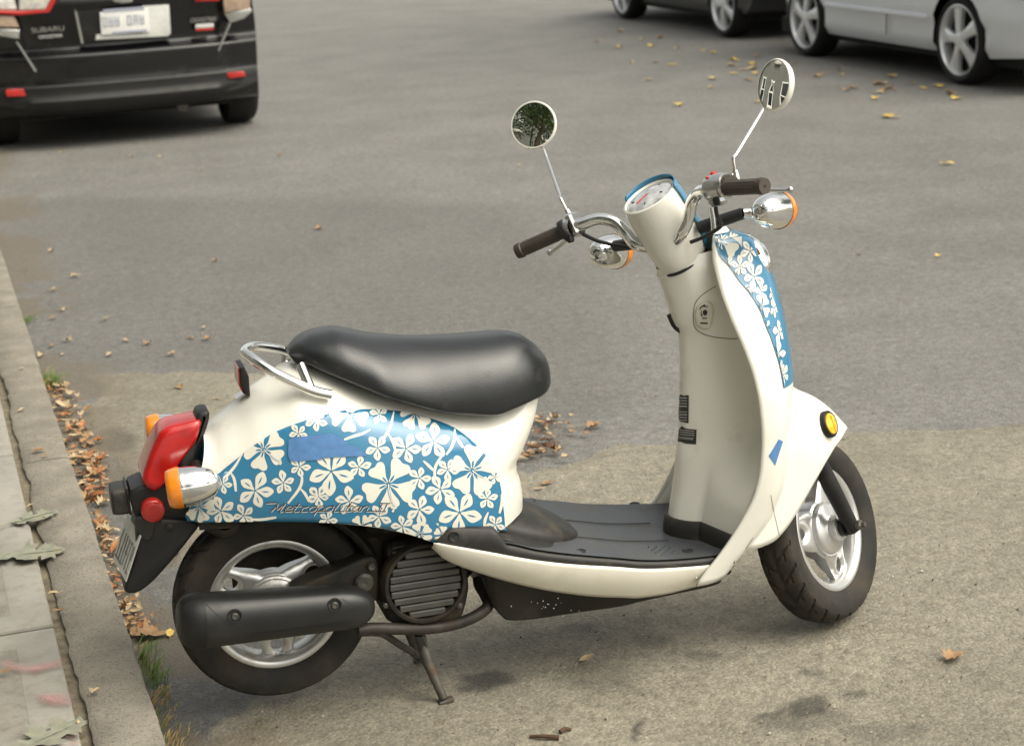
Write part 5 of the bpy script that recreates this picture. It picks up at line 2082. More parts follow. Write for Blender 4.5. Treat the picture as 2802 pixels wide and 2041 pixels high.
# front turn signals
for s_, nm in ((1, 'left'), (-1, 'right')):
    c = np.array([.065, s_ * .212, -.033])
    lens = stl(c + np.array([.042, 0, -.002]))
    axis = -Mst[:, 0] + Mst[:, 2] * .05
    inner_ = stl(np.array([.020, s_ * .07, -.034]))
    mid_ = stl(np.array([.045, s_ * .165, -.026]))
    bl = bullet('front_turn_signal', lens, axis, .0385, .080, scooter, nm + ' front turn signal, chrome bullet with amber lens', ([stl(c + np.array([.015, -s_ * .02, .0])), mid_], .0105, M['chrome']))
    mb = MB()
    mb.tube([inner_, stl(np.array([.032, s_ * .12, -.030])), mid_], [.0135, .0135, .0125], 14)
    mb.build('rubber_arm', M['cable'], bl)
# cables
for pts, r_ in (([(-.05, -.165, .012), (-.03, -.15, -.02), (.0, -.135, -.042), (.0, -.09, -.055), (-.01, -.06, -.06)], .0042), ([(-.055, .172, .012), (-.03, .15, -.012), (-.005, .12, -.03), (.0, .08, -.045)], .0042), ([(.012, -.115, .0), (.014, -.112, -.025), (.012, -.108, -.05)], .0065)):
    mb = MB().tube(catmull(stl(np.array(pts)), 6), r_, 10)
    mb.build('control_cable', M['cable'] if r_ < .006 else M['metal'], scooter)

# ---- mirrors
for s_, nm, c, pts, toe, tilt in ((1, 'left', (.038, .304, .279), [(-.050, .200, .060), (-.057, .205, .092), (.000, .252, .165), (.041, .290, .225), (.045, .300, .262)], -20, 6),
                                  (-1, 'right', (.042, -.304, .208), [(-.040, -.219, .046), (-.043, -.224, .080), (-.02, -.262, .122), (-.004, -.290, .160), (.046, -.302, .198)], 21, 13)):
    cc = stl(np.array(c))
    nL = np.array([-math.cos(R(toe)), math.sin(R(toe)), math.sin(R(tilt))])
    n3 = nrm(rot_axis(nL, SA, DEL))
    mb = MB()
    mb.lathe([(.0495, .003), (.052, .003), (.0535, .0005), (.0535, -.004), (.050, -.012), (.038, -.019), (.018, -.023), (0, -.024)], cc, n3, 48)
    mr_ = mb.build('mirror', M['cream'], scooter, angle=50, label='round ' + nm + ' mirror with cream rim')
    mb = MB()
    mb.lathe([(.0500, .0015), (.035, .0030), (.018, .0040), (.0, .0043)], cc, n3, 48)
    mb.build('mirror_glass', M['mirror'], mr_, angle=180)
    mb = MB()
    P = stl(np.array(pts))
    dr = ray_s(*(zp('h', 405, 455) if s_ > 0 else zp('m', 917, 585)))
    E_ = CAM_S + dr * (((cc - n3 * .006 - CAM_S) @ n3) / (dr @ n3))
    rd = nrm(E_ - (cc - n3 * .006))
    E_ = cc - n3 * .006 + rd * .050
    Pc = np.vstack([catmull(np.vstack([P[0], P[1], P[1] * .92 + E_ * .08]), 5), E_])
    mb.tube(Pc, .0042, 10)
    P0 = stl(np.array([(pts[0][0] + .004, pts[0][1] - s_ * .004, pts[0][2] - .02), pts[0], (pts[0][0] * .7 + pts[1][0] * .3, pts[0][1] * .7 + pts[1][1] * .3, pts[0][2] * .65 + pts[1][2] * .35)]))
    mb.tube(P0, [.009, .0085, .006], 12)
    mb.build('stem', M['chrome'], mr_)
# ------------------------------------------------------------------ parked cars
M['car_black'] = mat('black_car_paint', (.004, .004, .0045), .22, coat=.35, noise=(3, .2), dirt=((.04, .036, .03), 6, .55, .85, .3, .5))
M['car_silver'] = mat('silver_car_paint', (.82, .86, .92), .22, metal=.25, coat=.8, noise=(2, .03))
M['car_dark'] = mat('charcoal_car_paint', (.016, .0165, .018), .22, coat=.5)
M['car_plastic'] = mat('bumper_plastic', (.010, .010, .0095), .5, noise=(8, .15), dirt=((.05, .045, .035), 9, .5, .8, .4, .8))
M['car_glass'] = mat('car_glass', (.010, .012, .012), .05, coat=1.)
M['car_tyre'] = mat('car_tyre_rubber', (.013, .0125, .012), .75, noise=(14, .2))
M['car_alloy'] = mat('car_wheel_alloy', (.80, .81, .82), .28, metal=.45)
M['brake'] = mat('wheel_well_black', (.010, .010, .010), .8)
M['lamp_red'] = mat('car_lamp_red', (.45, .016, .012), .15, coat=1.)
M['lamp_clear'] = mat('car_lamp_clear', (.55, .53, .48), .12, coat=1., noise=(30, .25))
M['lamp_amber'] = mat('car_lamp_amber', (.40, .29, .21), .2, coat=1., noise=(30, .2))
M['plate_ink2'] = mat('car_plate_ink', (.33, .35, .44), .5)
M['streak'] = mat('painted_highlight', (.30, .30, .29), .35)  # pale grey that paints the bumper-edge highlights
M['badge'] = mat('car_badge', (.60, .60, .58), .2, metal=.9)


def car_wheel(name, c, side, r, parent, style, width=.21):
    """side: +1 wheel faces +x, -1 faces -x"""
    ax = np.array([side, 0, 0.0])
    c = np.asarray(c, float)
    mb = MB()
    rr = r * .79
    mb.lathe([(rr, width / 2 - .012), (rr * 1.08, width / 2 + .001), (r * .90, width / 2 + .004), (r * .965, width / 2 - .012), (r * .99, width / 2 - .035), (r, width / 2 - .07), (r, -width / 2 + .05), (r * .97, -width / 2 + .01), (rr, -width / 2)], c, ax, 56)
    o = mb.build(name, M['car_tyre'], parent, angle=40)
    mb = MB()
    mb.lathe([(rr + .004, width / 2 - .006), (rr * .985, width / 2 - .004), (rr * .955, width / 2 - .02), (rr * .93, width / 2 - .06), (rr * .92, -width / 2 + .03)], c, ax, 48)
    mb.build('rim', M['car_alloy'], o, angle=40)
    mb = MB()
    mb.lathe([(rr * .94, width / 2 - .085), (rr * .5, width / 2 - .09), (0, width / 2 - .09)], c, ax, 36)
    mb.build('brake_drum', M['brake'], o)
    u, v = np.array([0, 1.0, 0]), np.array([0, 0, 1.0])
    n = 5
    for k in range(n):
        a = style + k * 2 * math.pi / n
        d, t = math.cos(a) * u + math.sin(a) * v, -math.sin(a) * u + math.cos(a) * v
        mb = MB()
        G = []
        for q, hw, hx in ((.10, .034, .0), (.30, .030, .004), (.6, .038, -.004), (.85, .052, -.012), (.97, .066, -.014)):
            p = c + d * rr * q + ax * (width / 2 - .018 + hx)
            G.append([p - t * hw * r / .3, p - t * hw * .6 * r / .3 + ax * .008, p + t * hw * .6 * r / .3 + ax * .008, p + t * hw * r / .3, p + t * hw * r / .3 - ax * .03, p - t * hw * r / .3 - ax * .03])
        mb.grid(G, closev=True, cap0=True, cap1=True)
        mb.build('spoke', M['car_alloy'], o, angle=30)
    mb = MB()
    mb.lathe([(.055, width / 2 - .03), (.052, width / 2 - .008), (.03, width / 2 - .003), (0, width / 2 - .002)], c, ax, 24)
    mb.build('hub', M['car_alloy'], o)
    return o


def car_body(root, paint, upper, sill_z, arches, ra, hwf, bow_r=.10, bow_f=.2, lower_mat=None):
    """upper: side outline (y, z) from rear bottom over the roof to front bottom"""
    up_ = catmull(upper, 4)
    y0, y1 = upper[0][0], upper[-1][0]
    bot = []
    for yc in sorted(arches, reverse=True):
        a0 = math.asin(min(1, max(-1, (sill_z - r_w) / ra)))
        for a in np.linspace(a0, math.pi - a0, 20):
            bot.append((yc + ra * math.cos(a), r_w + ra * math.sin(a)))
    L_ = np.vstack([up_, bot])
    ymin, ymax = up_[:, 0].min(), up_[:, 0].max()

    def bow(y):
        t = np.clip((np.asarray(y) - ymin) / (ymax - ymin), 0, 1)
        return 1 - .035 * np.clip(1 - t / .10, 0, 1)**2 - .16 * np.clip((t - .86) / .14, 0, 1)**2

    def shift(y, t):
        y = np.asarray(y, float)
        return (bow_r * np.abs(t)**3.0 * np.clip(1 - (y - ymin) / .7, 0, 1) - bow_f * np.abs(t)**2.5 * np.clip(1 - (ymax - y) / 1.0, 0, 1))

    def side(s):
        return lambda P: np.c_[s * hwf(P[:, 1]) * bow(P[:, 0]), P[:, 0] + shift(P[:, 0], 1.0), P[:, 1]]
    mb = MB()
    mb.cdt(L_, .07, side(-1), flip=False)
    mb.cdt(L_, .07, side(1), flip=True)
    # skin over the top
    G = []
    for y, z in up_:
        hw = float(hwf(np.array([z]))[0] * bow(np.array([y]))[0])
        row = []
        for t in np.linspace(-1, 1, 25):
            sh = float(shift(y, t))
            crown = .03 * (1 - t * t) if z > 1.2 else (.015 * (1 - t * t) if z > .8 else 0)
            row.append((hw * t, y + sh, z + crown))
        G.append(row)
    mb.grid(G, flip=False)
    b = mb.build('body', paint, root, angle=35)
    # dark underside and wheel wells
    mb = MB()
    mb.box((0, (ymin + ymax) / 2 + .06, sill_z + .01), (float(hwf(np.array([.5]))[0]) * 1.72, (ymax - ymin) * .88, .12))
    for yc in arches:
        mb.box((0, yc, r_w + ra * .35), (float(hwf(np.array([.5]))[0]) * 1.55, ra * 2.1, ra * 1.5))
    mb.build('underside', M['brake'], b)
    return b


def car_window(root, pts, hwf, s, off=.004):
    mb = MB()
    mb.cdt(pts, .15, lambda P: np.c_[s * (hwf(P[:, 1]) + off), P], flip=s > 0)
    return mb.build('window', M['car_glass'], root, angle=60)


# ---- black SUV at the near kerb, tail towards us
YB = 12.2
SUVX = 1.363
suv = thing('parked_suv', 'black SUV parked at the near kerb, tail lights and plate towards us', 'car', (SUVX, YB, 0))
r_w = .34
hwf = lambda z: np.interp(z, [.2, .45, .7, .95, 1.2, 1.55, 1.7], [.885, .91, .92, .905, .82, .68, .62])
sv = [(.16, .20), (.05, .23), (.0, .30), (.0, .40), (.018, .43), (.02, .56), (.03, .60), (.10, .625), (.125, .65), (.11, .8), (.09, .92), (.16, 1.0), (.42, 1.45), (.62, 1.57), (1.4, 1.63), (2.3, 1.61), (2.75, 1.50), (3.35, 1.05), (3.9, .98), (4.25, .88), (4.40, .70), (4.40, .35), (4.30, .22)]
car_body(suv, M['car_black'], sv, .24, (.64, 3.28), .40, hwf, bow_r=.16)
for yc in (.64, 3.28):
    for s_ in (-1, 1):
        car_wheel('wheel', (s_ * .795, yc, r_w), s_, r_w, suv, .3, .215)
for s_ in (-1, 1):
    car_window(suv, [(.75, 1.08), (3.0, 1.06), (2.55, 1.45), (1.1, 1.52)], hwf, s_)


def suv_pt(x, y, dy=0.0):
    """picture point on the tail's plane -> local (x, z)"""
    p = on_y(*zp('c', x, y), YB + dy)
    return np.array([p[0] - SUVX, p[2]])


def suv_slab(name, pts, yoff, thick, material, parent=suv, r=.004, dy=0.0):
    q = np.array([suv_pt(*p, dy) for p in pts])
    mb = MB()
    puff(mb, q, yoff, yoff + thick, r, axis=1)
    return mb.build(name, material, parent, angle=40)


# lower bumper in grained plastic
mb = MB()
G = []
for z, y in ((.21, .10), (.235, .02), (.27, -.012), (.295, -.03), (.315, -.034), (.335, -.012), (.36, -.006), (.405, -.010), (.418, .0), (.42, .03)):
    G.append([(t * .868, y + .16 * abs(t)**3 + (.02 if abs(t) > .7 and .28 < z < .33 else 0), z + .05 * abs(t)**5 * (1 if z < .30 else 0)) for t in np.linspace(-1, 1, 41)])
mb.grid(G, flip=False)
bm_ = mb.build('bumper', M['car_plastic'], suv, angle=40)
for pts in ([(45, 715), (70, 702), (215, 697), (215, 755), (60, 762)], [(1772, 575), (1905, 560), (1920, 600), (1800, 618), (1778, 605)]):
    q = np.array([suv_pt(*p) for p in pts])
    xm = q[:, 0].mean() / .885
    yq = -.012 + .16 * abs(xm)**3
    mb = MB()
    puff(mb, q, yq - .012, yq + .03, .004, axis=1)
    mb.build('reflector', M['lamp_red'], bm_)
# plate recess, its trim, a pale panel painting its reflection, and the plate
suv_slab('plate_recess', [(578, 92), (1308, 38), (1325, 262), (1300, 285), (640, 335)], .088, .03, M['car_plastic'], dy=.1)
suv_slab('recess_trim', [(575, 88), (592, 90), (645, 335), (625, 338)], .070, .03, M['badge'], dy=.1)
suv_slab('recess_reflection', [(1100, 50), (1308, 38), (1322, 262), (1295, 283), (740, 312), (745, 270), (1100, 262)], .078, .02, M['plate'], dy=.1)  # pale panel stands in for the reflection on the recess side
lp = suv_slab('licence_plate', [(773, 98), (1146, 66), (1163, 250), (785, 275)], .062, .008, M['plate_w'], dy=.07)
mb = MB()
for (x0, x1, yy, hh) in ((800, 1120, 88, 22), (870, 1140, 258, 14)):
    a, b = suv_pt(x0, yy, .06), suv_pt(x1, yy - 22, .06)
    mb.box(((a[0] + b[0]) / 2, .0605, (a[1] + b[1]) / 2), (abs(b[0] - a[0]), .003, hh * .0009))
for k in range(7):
    if k == 3:
        continue
    a = suv_pt(812 + k * 48, 175 - k * 3.5, .06)
    for dx, dz, sx, sz in [(-.010, 0, .007, .06), (.010, 0, .007, .06)] + random.sample([(0, .027, .026, .006), (0, -.027, .026, .006), (0, 0, .022, .006)], 2):
        mb.box((a[0] + dx, .0605, a[1] + dz), (sx, .003, sz))
mb.build('plate_characters', M['plate_ink2'], lp)
# tail lamps, with the corner sheen below them built as pale slabs
for nm, pts, m_, yy in (('tail_lamp', [(-60, 0), (112, 0), (135, 80), (-60, 78)], M['lamp_clear'], .085), ('lamp_clear', [(150, -60), (420, -60), (352, 76), (146, 82)], M['lamp_clear'], .070),
                        ('lamp_red', [(-60, 80), (140, 86), (352, 78), (428, -60), (470, -60), (385, 100), (150, 122), (-60, 108)], M['lamp_red'], .066), ('lamp_amber', [(-60, 122), (112, 126), (152, 218), (-60, 212)], M['lamp_amber'], .088),
                        ('corner_sheen', [(-60, 222), (155, 234), (150, 310), (-60, 275)], M['badge'], .092),  # pale slab painting the highlight on the body corner
                        ('lamp_red', [(1495, -60), (1720, -60), (1700, 12), (1510, 16)], M['lamp_red'], .066), ('lamp_amber', [(1728, -60), (1945, -60), (1945, 70), (1745, 105)], M['lamp_amber'], .095),
                        ('corner_sheen', [(1745, 108), (1948, 66), (1962, 95), (1900, 150), (1790, 186)], M['badge'], .10)):
    suv_slab(nm, pts, yy, .10, m_, r=.008, dy=.08)
suv_slab('edge_highlight', [(128, 335), (142, 335), (285, 555), (272, 562)], .012, .06, M['streak'], r=.003)  # highlight along the bumper edge, built as a pale strip
suv_slab('edge_highlight', [(1794, 190), (1804, 192), (1713, 405), (1704, 400)], .06, .06, M['streak'], r=.003)
# badge lettering


def text_mesh(txt, size, name, material, parent, loc, rz=0.0, tilt=0.0, width=None):
    cu = bpy.data.curves.new(name, 'FONT')
    cu.body = txt
    cu.size = size
    cu.extrude = .002
    ob = bpy.data.objects.new('tmp', cu)
    col.objects.link(ob)
    dg = bpy.context.evaluated_depsgraph_get()
    me = bpy.data.meshes.new_from_object(ob.evaluated_get(dg))
    bpy.data.objects.remove(ob)
    V = np.array([tuple(v.co) for v in me.vertices])
    if width:
        V[:, 0] *= width / (V[:, 0].max() - V[:, 0].min())
    P = np.c_[V[:, 0] + loc[0], loc[1] - V[:, 2], V[:, 1] + loc[2] + V[:, 0] * tilt]
    for i, v in enumerate(me.vertices):
        v.co = P[i]
    me.name = name
    me.materials.append(material)
    o = bpy.data.objects.new(name, me)
    col.objects.link(o)
    o.parent = parent
    return o


p0 = suv_pt(242, 258, .1)
text_mesh('SUBARU', .045, 'badge', M['badge'], suv, (p0[0], .092, p0[1]), width=.205)
p0 = suv_pt(300, 302, .1)
text_mesh('CROSSTREK', .028, 'badge', M['plate'], suv, (p0[0], .092, p0[1]), width=.15)
p0 = suv_pt(1475, 180, .1)
text_mesh('CROSSTREK', .042, 'badge', M['badge'], suv, (p0[0], .092, p0[1]), width=.175)
suv_slab('badge', [(1515, 192), (1655, 182), (1655, 212), (1515, 222)], .085, .02, M['plate'], r=.002, dy=.1)
suv_slab('badge_red', [(1515, 226), (1655, 216), (1650, 236), (1515, 242)], .085, .02, M['lamp_red'], r=.002, dy=.1)
suv_slab('emblem', [(870, 0), (940, -30), (1030, -5), (1020, 18), (950, 26), (885, 18)], .075, .02, M['badge'], r=.003, dy=.1)
mb = MB()
mb.tube([(.35, .12, .20), (.35, .4, .21)], .035, 16)
mb.build('tailpipe', M['steel'], suv)
mb = MB()
mb.box((.0, .9, .25), (1.3, .12, .10), None, .03)
mb.build('rear_axle', M['brake'], suv)

# ---- silver saloon across the street (its side towards us)


def street_car(name, label, paint, x_side, y_wheels, rw, styles, sill=.20, length=None, heading=1, over=(.85, .95), group=None):
    """wheels listed near to far"""
    global r_w
    r_w = rw
    ya, yb = y_wheels
    W2 = .88
    root = thing(name, label, 'car', (x_side + W2, ya - over[0], 0), 0, group)
    L0 = over[0]
    wb = yb - ya
    Lt = L0 + wb + over[1]
    hwf = lambda z: np.interp(z, [.15, .22, .27, .40, .43, .62, .85, .95, 1.35], [.78, .825, .858, .850, .878, .888, .870, .83, .60])
    o = [(.10, sill + .04), (.0, .32), (-.0, .5), (.03, .72), (.10, .90), (.35, .98), (.85, 1.0), (1.45, 1.30), (2.0, 1.38), (2.6, 1.34), (3.3, .98), (Lt - .5, .88), (Lt - .08, .72), (Lt, .5), (Lt, .33), (Lt - .1, sill + .04)]
    if Lt < 3.9:
        o = [(y * Lt / 4.4 if 1 < y < 3.4 else y, z) for y, z in o]
    b = car_body(root, paint, o, sill, (L0, L0 + wb), rw * 1.14, hwf)
    for yw, st in zip((L0, L0 + wb), styles):
        for s_ in (-1, 1):
            car_wheel('wheel', (s_ * (W2 - .115), yw, rw), s_, rw, root, st)
    for s_ in (-1, 1):
        car_window(root, [(1.0, 1.02), (Lt * .72, 1.0), (Lt * .62, 1.28), (1.55, 1.30)], hwf, s_)
        # rub strip and door gap
        mb = MB()
        mb.box((s_ * .884, L0 + wb / 2, .44), (.010, wb - rw * 2.5, .03), None, .003)
        mb.build('side_moulding', paint, root)
        mb = MB()
        mb.box((s_ * .873, L0 + wb * .42, .47), (.006, .006, .40))
        mb.build('door_gap', M['brake'], root)
    return root


street_car('parked_saloon', 'silver saloon with five-spoke alloy wheels parked across the street', M['car_silver'], 6.93, (11.30, 13.62), .305, (1.35, 1.62), over=(.95, .78))
street_car('parked_car', 'dark car beyond the silver saloon, only its lower body and wheels showing', M['car_dark'], 7.07, (15.50, 17.98), .30, (1.2, .8), over=(.62, .85))
# ------------------------------------------------------------------ leaves, grass, trees and the house behind us
M['leaf_pale'] = mat('dry_pale_leaf', (.44, .34, .21), .7, noise=(40, .25))
M['leaf_tan'] = mat('dry_tan_leaf', (.31, .19, .095), .7, noise=(40, .3))
M['leaf_brown'] = mat('dry_brown_leaf', (.13, .06, .028), .7, noise=(40, .3))
M['leaf_rust'] = mat('rust_leaf', (.33, .13, .045), .7, noise=(40, .3))
M['leaf_yellow'] = mat('yellow_leaf', (.70, .50, .12), .7, noise=(40, .2))
M['leaf_oak'] = mat('grey_green_oak_leaf', (.235, .24, .18), .6, noise=(50, .22), dirt=((.30, .22, .10), 25, .55, .75, .6))
M['grass'] = mat('grass_blade', (.13, .25, .04), .6, noise=(30, .3))
M['straw'] = mat('straw_blade', (.50, .36, .16), .7, noise=(30, .3))
M['twig'] = mat('twig_bark', (.09, .055, .03), .85, noise=(40, .3))


def leaf_outline(kind):
    if kind == 'oak':
        h = [(0, .015), (.10, .05), (.09, .15), (.20, .21), (.25, .10), (.33, .11), (.33, .30), (.40, .27), (.46, .40), (.51, .27), (.57, .29), (.55, .13), (.63, .12), (.66, .27), (.73, .21), (.80, .26), (.80, .12), (.89, .09), (.92, .12), (1.0, .0)]
        return np.array(h + [(x, -y * (.85 + .3 * (i % 2))) for i, (x, y) in enumerate(h[-2:0:-1])] + [(0, -.012)])
    if kind == 'maple':
        h = [(0, .01), (.18, .03), (.16, .28), (.30, .22), (.36, .42), (.48, .28), (.58, .34), (.66, .16), (.80, .18), (1.0, 0)]
        return np.array(h + [(x, -y) for x, y in h[-2:0:-1]] + [(0, -.01)])
    h = [(0, .01), (.12, .03), (.25, .14), (.45, .20), (.65, .18), (.85, .09), (1.0, 0)]
    return np.array(h + [(x, -y) for x, y in h[-2:0:-1]] + [(0, -.01)])


def leaf_mb(mb, kind, size, c, rot, curl, tilt, seed, mi=0, flat=1.0):
    rs = np.random.default_rng(seed)
    O = leaf_outline(kind)
    O = O * (1 + rs.normal(0, .05, O.shape))
    tw = rs.uniform(-.6, .6)

    def f(P):
        x, y = P[:, 0] - .5, P[:, 1]
        z = curl * ((y * 2.2)**2 + .5 * x * x) + tw * x * y * .8 + .05 * np.sin(7 * x + seed) * curl * 2
        z = (z - z.min()) + tilt * (x - x.min())
        cr, sr = math.cos(rot), math.sin(rot)
        return np.c_[c[0] + size * (x * cr - y * sr), c[1] + size * (x * sr + y * cr), c[2] + .0035 + size * z * flat]
    mb.cdt(O, .12, f, mi)
    return mb


def leaf(kind, size, c, rot, curl, material, label, group=None, tilt=.0, name='fallen_leaf', stalk=True):
    mb = MB()
    seed = random.randrange(10**6)
    leaf_mb(mb, kind, size, (0, 0, 0), rot, curl, tilt, seed)
    if kind == 'oak':
        ca, sa = math.cos(rot), math.sin(rot)
        mb.tube([(size * q * ca, size * q * sa, .0062) for q in (-.5, -.2, .1, .4)], [.0016, .0014, .0011, .0006], 5)
    if stalk:
        a = np.array([-.5 * math.cos(rot), -.5 * math.sin(rot), 0]) * size
        b = a * 1.45
        mb.tube([a + [0, 0, .005], (a + b) / 2 + np.array([.05 * size, 0, .007]), b + [0, 0, .004]], size * .012, 5)
    o = mb.build(name, material, None, angle=180)
    o.location = tuple(c)
    o['label'] = label
    o['category'] = 'leaf'
    if group:
        o['group'] = group
    return o


# large oak leaves on the pavement
for (q, size, ro, lb) in (((215, 265), .135, .35, 'grey-green oak leaf on the slab edge, the farthest of three on the pavement'),
                          ((190, 490), .185, -.1, 'large grey-green oak leaf in the middle of the pavement slab edge'),
                          ((310, 1600), .17, .5, 'grey-green oak leaf at the bottom corner, near the pink chalk')):
    c = on_ground(*zp('k', *q), KH + .006)
    leaf('oak', size, c, ro, .07, M['leaf_oak'], lb, name='oak_leaf')
for (q, size, ro, kind, m_, lb) in (((178, 195), .028, .4, 'oval', 'leaf_pale', 'small pale dry leaf in the joint beside the upper oak leaf'), ((335, 730), .04, .1, 'oval', 'leaf_pale', 'small curled dry leaf in the joint below the large oak leaf'),
                                    ((365, 835), .035, -.3, 'oval', 'leaf_tan', 'small curled leaf in the joint by the slab corner'), ((580, 1330), .03, .9, 'maple', 'leaf_pale', 'tiny pale leaf scrap on the bare kerb top'),
                                    ((508, 1530), .03, 1.2, 'maple', 'leaf_pale', 'tiny pale leaf scrap at the lower end of the joint'), ((30, 1210), .035, .0, 'oval', 'leaf_tan', 'thin brown leaf on the slab beside the upper pink chalk')):
    leaf(kind, size, on_ground(*zp('k', *q), KH + .004), ro, .5, M[m_], lb)
for (q, size, ro, m_, lb) in (((140, 735), .03, .2, 'leaf_pale', 'pale leaf speck on the far part of the kerb'), ((140, 1000), .035, .7, 'leaf_pale', 'small pale leaf on the kerb opposite the heaped leaves'), ((290, 1300), .03, .5, 'leaf_tan', 'small leaf beside the crack across the kerb'),
                              ((250, 1265), .05, .0, 'leaf_tan', 'thin stalk-like leaf lying across the kerb crack')):
    leaf('oval', size, on_ground(*zp('ul', *q), KH + .003), ro, .5, M[m_], lb)
# single leaves on the street that stand out
for (u, v, size, kind, ro, cu, m_, lb) in (
        (2608, 1803, .060, 'maple', .3, .35, 'leaf_tan', 'orange-tan leaf alone on the asphalt at the right, beyond the front wheel'),
        (1602, 1808, .050, 'oval', .5, .35, 'leaf_pale', 'pale twisted leaf on the asphalt below the belly of the scooter'),
        (2568, 702, .038, 'maple', .1, .3, 'leaf_yellow', 'pale yellow leaf alone on the street right of the leg shield'),
        (2350, 702, .025, 'maple', .1, .5, 'leaf_brown', 'small dark leaf on the street right of the front panel'),
        (875, 627, .060, 'maple', .1, .3, 'leaf_tan', 'tan leaf alone in mid street above the seat'),
        (410, 1740, .095, 'maple', -.3, .25, 'leaf_tan', 'big brown maple-like leaf in the gutter behind the rear wheel'),
        (466, 1735, .05, 'oval', 1.4, .3, 'leaf_yellow', 'small yellow leaf half behind the rear tyre'),
        (255, 1360, .110, 'maple', 1.2, .18, 'leaf_tan', 'large tan leaf in the gutter under the licence bracket'),
        (465, 1520, .09, 'oval', .6, .3, 'leaf_pale', 'pale leaf seen between the mudguard and the rear tyre'),
        (1163, 1440, .05, 'oval', .4, .4, 'leaf_pale', 'leaf lying behind the floor board'),
        (1482, 1235, .06, 'oval', .4, .4, 'leaf_pale', 'leaf just behind the body front'),
        (1497, 1325, .05, 'oval', .1, .3, 'leaf_tan', 'single leaf between the leaf heap and the floor board, nearest the floor'),
        (1475, 1340, .035, 'oval', -.4, .4, 'leaf_pale', 'small pale leaf just above the rear end of the floor board'),
        (1625, 1170, .06, 'maple', .2, .4, 'leaf_tan', 'tan leaf lying right of the small leaf heap behind the scooter'),
        (765, 428, .045, 'maple', .1, .4, 'leaf_tan', 'orange leaf on the street right of the black SUV'),
        (361, 430, .04, 'maple', .3, .4, 'leaf_pale', 'pale leaf behind the black SUV, left of a pair'), (441, 431, .045, 'maple', .8, .4, 'leaf_pale', 'pale leaf behind the black SUV, right of a pair'),
        (170, 418, .05, 'oval', 1.0, .4, 'leaf_yellow', 'yellow-green leaf in the shadow behind the black SUV'),
        (590, 715, .035, 'maple', .4, .4, 'leaf_tan', 'small tan leaf in mid street between the SUV and the seat'), (553, 465, .03, 'maple', .4, .4, 'leaf_pale', 'small pale leaf in front of the SUV wheel'),
        (205, 757, .05, 'maple', .1, .3, 'leaf_pale', 'pale leaf near the far gutter, right one of two beyond the kerb'), (142, 688, .045, 'maple', .6, .3, 'leaf_pale', 'small leaf near the far gutter, left one of two beyond the kerb')):
    leaf(kind, size, on_ground(u, v), ro, cu, M[m_], lb)
for k, (zn, q) in enumerate([('ul', (345, 225)), ('ul', (405, 350)), ('ul', (340, 405)), ('ul', (683, 408)), ('ul', (815, 550)), ('ul', (705, 640)), ('ul', (955, 568)), ('ul', (1315, 468)), ('ul', (1235, 533)), ('ul', (1340, 540)), ('ul', (335, 585)), ('ul', (440, 550)),
                             ('ul', (1110, 640)), ('ul', (1160, 858)), ('ul', (1400, 930)), ('ul', (265, 650)), ('ul', (405, 640)), ('ul', (165, 95)), ('ul', (1385, 30)), ('n', (1085, 380)), ('n', (1420, 455)), ('n', (1010, 220))]):
    leaf(random.choice(['oval', 'maple']), random.uniform(.03, .05), on_ground(*zp(zn, *q)), random.uniform(0, 6), .4, M[random.choice(['leaf_pale', 'leaf_tan', 'leaf_pale'])], 'small dry leaf scattered on the street between the kerb and the seat', 'small leaves scattered on the street')
for k in range(60):
    t = random.random()
    u = 1600 + 1050 * t + random.gauss(0, 60)
    v = 60 + (235 - 60) * t + random.expovariate(1 / 45) + 12
    if v < 5:
        continue
    leaf(random.choice(['oval', 'maple']), random.uniform(.07, .12), on_ground(u, v), random.uniform(0, 6), .3, M[random.choice(['leaf_pale', 'leaf_tan', 'leaf_yellow', 'leaf_yellow'])], 'fallen leaf strewn on the street beside the parked cars opposite', 'leaves strewn beside the far cars', stalk=False)
# leaf heaps: nobody could count them


def heap(name, pts, n, smin, smax, sprd, mats, zlift=.012):
    mb = MB()
    P = catmull([on_ground(*p)[:2] for p in pts], 10)
    for k in range(n):
        c = P[random.randrange(len(P))] + rng.normal(0, sprd, 2)
        c[0] = max(c[0], KX + .022)
        leaf_mb(mb, random.choice(['oval', 'oval', 'maple']), smin * (smax / smin)**random.random(), (c[0], c[1], random.uniform(0, zlift)), random.uniform(0, 6.28), random.uniform(.2, .7), random.uniform(-.2, .3), random.randrange(10**6), mi=random.choices(range(len(mats)), weights=[4, 3, 3, 1][:len(mats)])[0])
    return mb.build(name, [M[x] for x in mats], None, angle=180, kind='stuff', label='litter of dry leaves in the gutter', category='leaf litter')


heap('gutter_leaves', [zp('ul', *p) for p in [(330, 830), (400, 930), (450, 1030), (500, 1120), (520, 1230), (560, 1330), (580, 1420), (600, 1500), (620, 1600)]], 330, .008, .065, .028, ['leaf_tan', 'leaf_rust', 'leaf_pale', 'leaf_brown'])
heap('gutter_leaves', [zp('k', *p) for p in [(590, 280), (630, 360), (660, 450), (700, 600), (740, 740), (790, 860), (830, 960)]], 190, .007, .05, .020, ['leaf_tan', 'leaf_rust', 'leaf_pale', 'leaf_brown'])
heap('leaf_litter', [(1470, 1150), (1510, 1160), (1540, 1180), (1480, 1190), (1500, 1210), (1520, 1235), (1455, 1230), (1440, 1260), (1560, 1240)], 80, .010, .065, .035, ['leaf_pale', 'leaf_tan', 'leaf_brown'])
# grass and straw growing out of the gutter joint


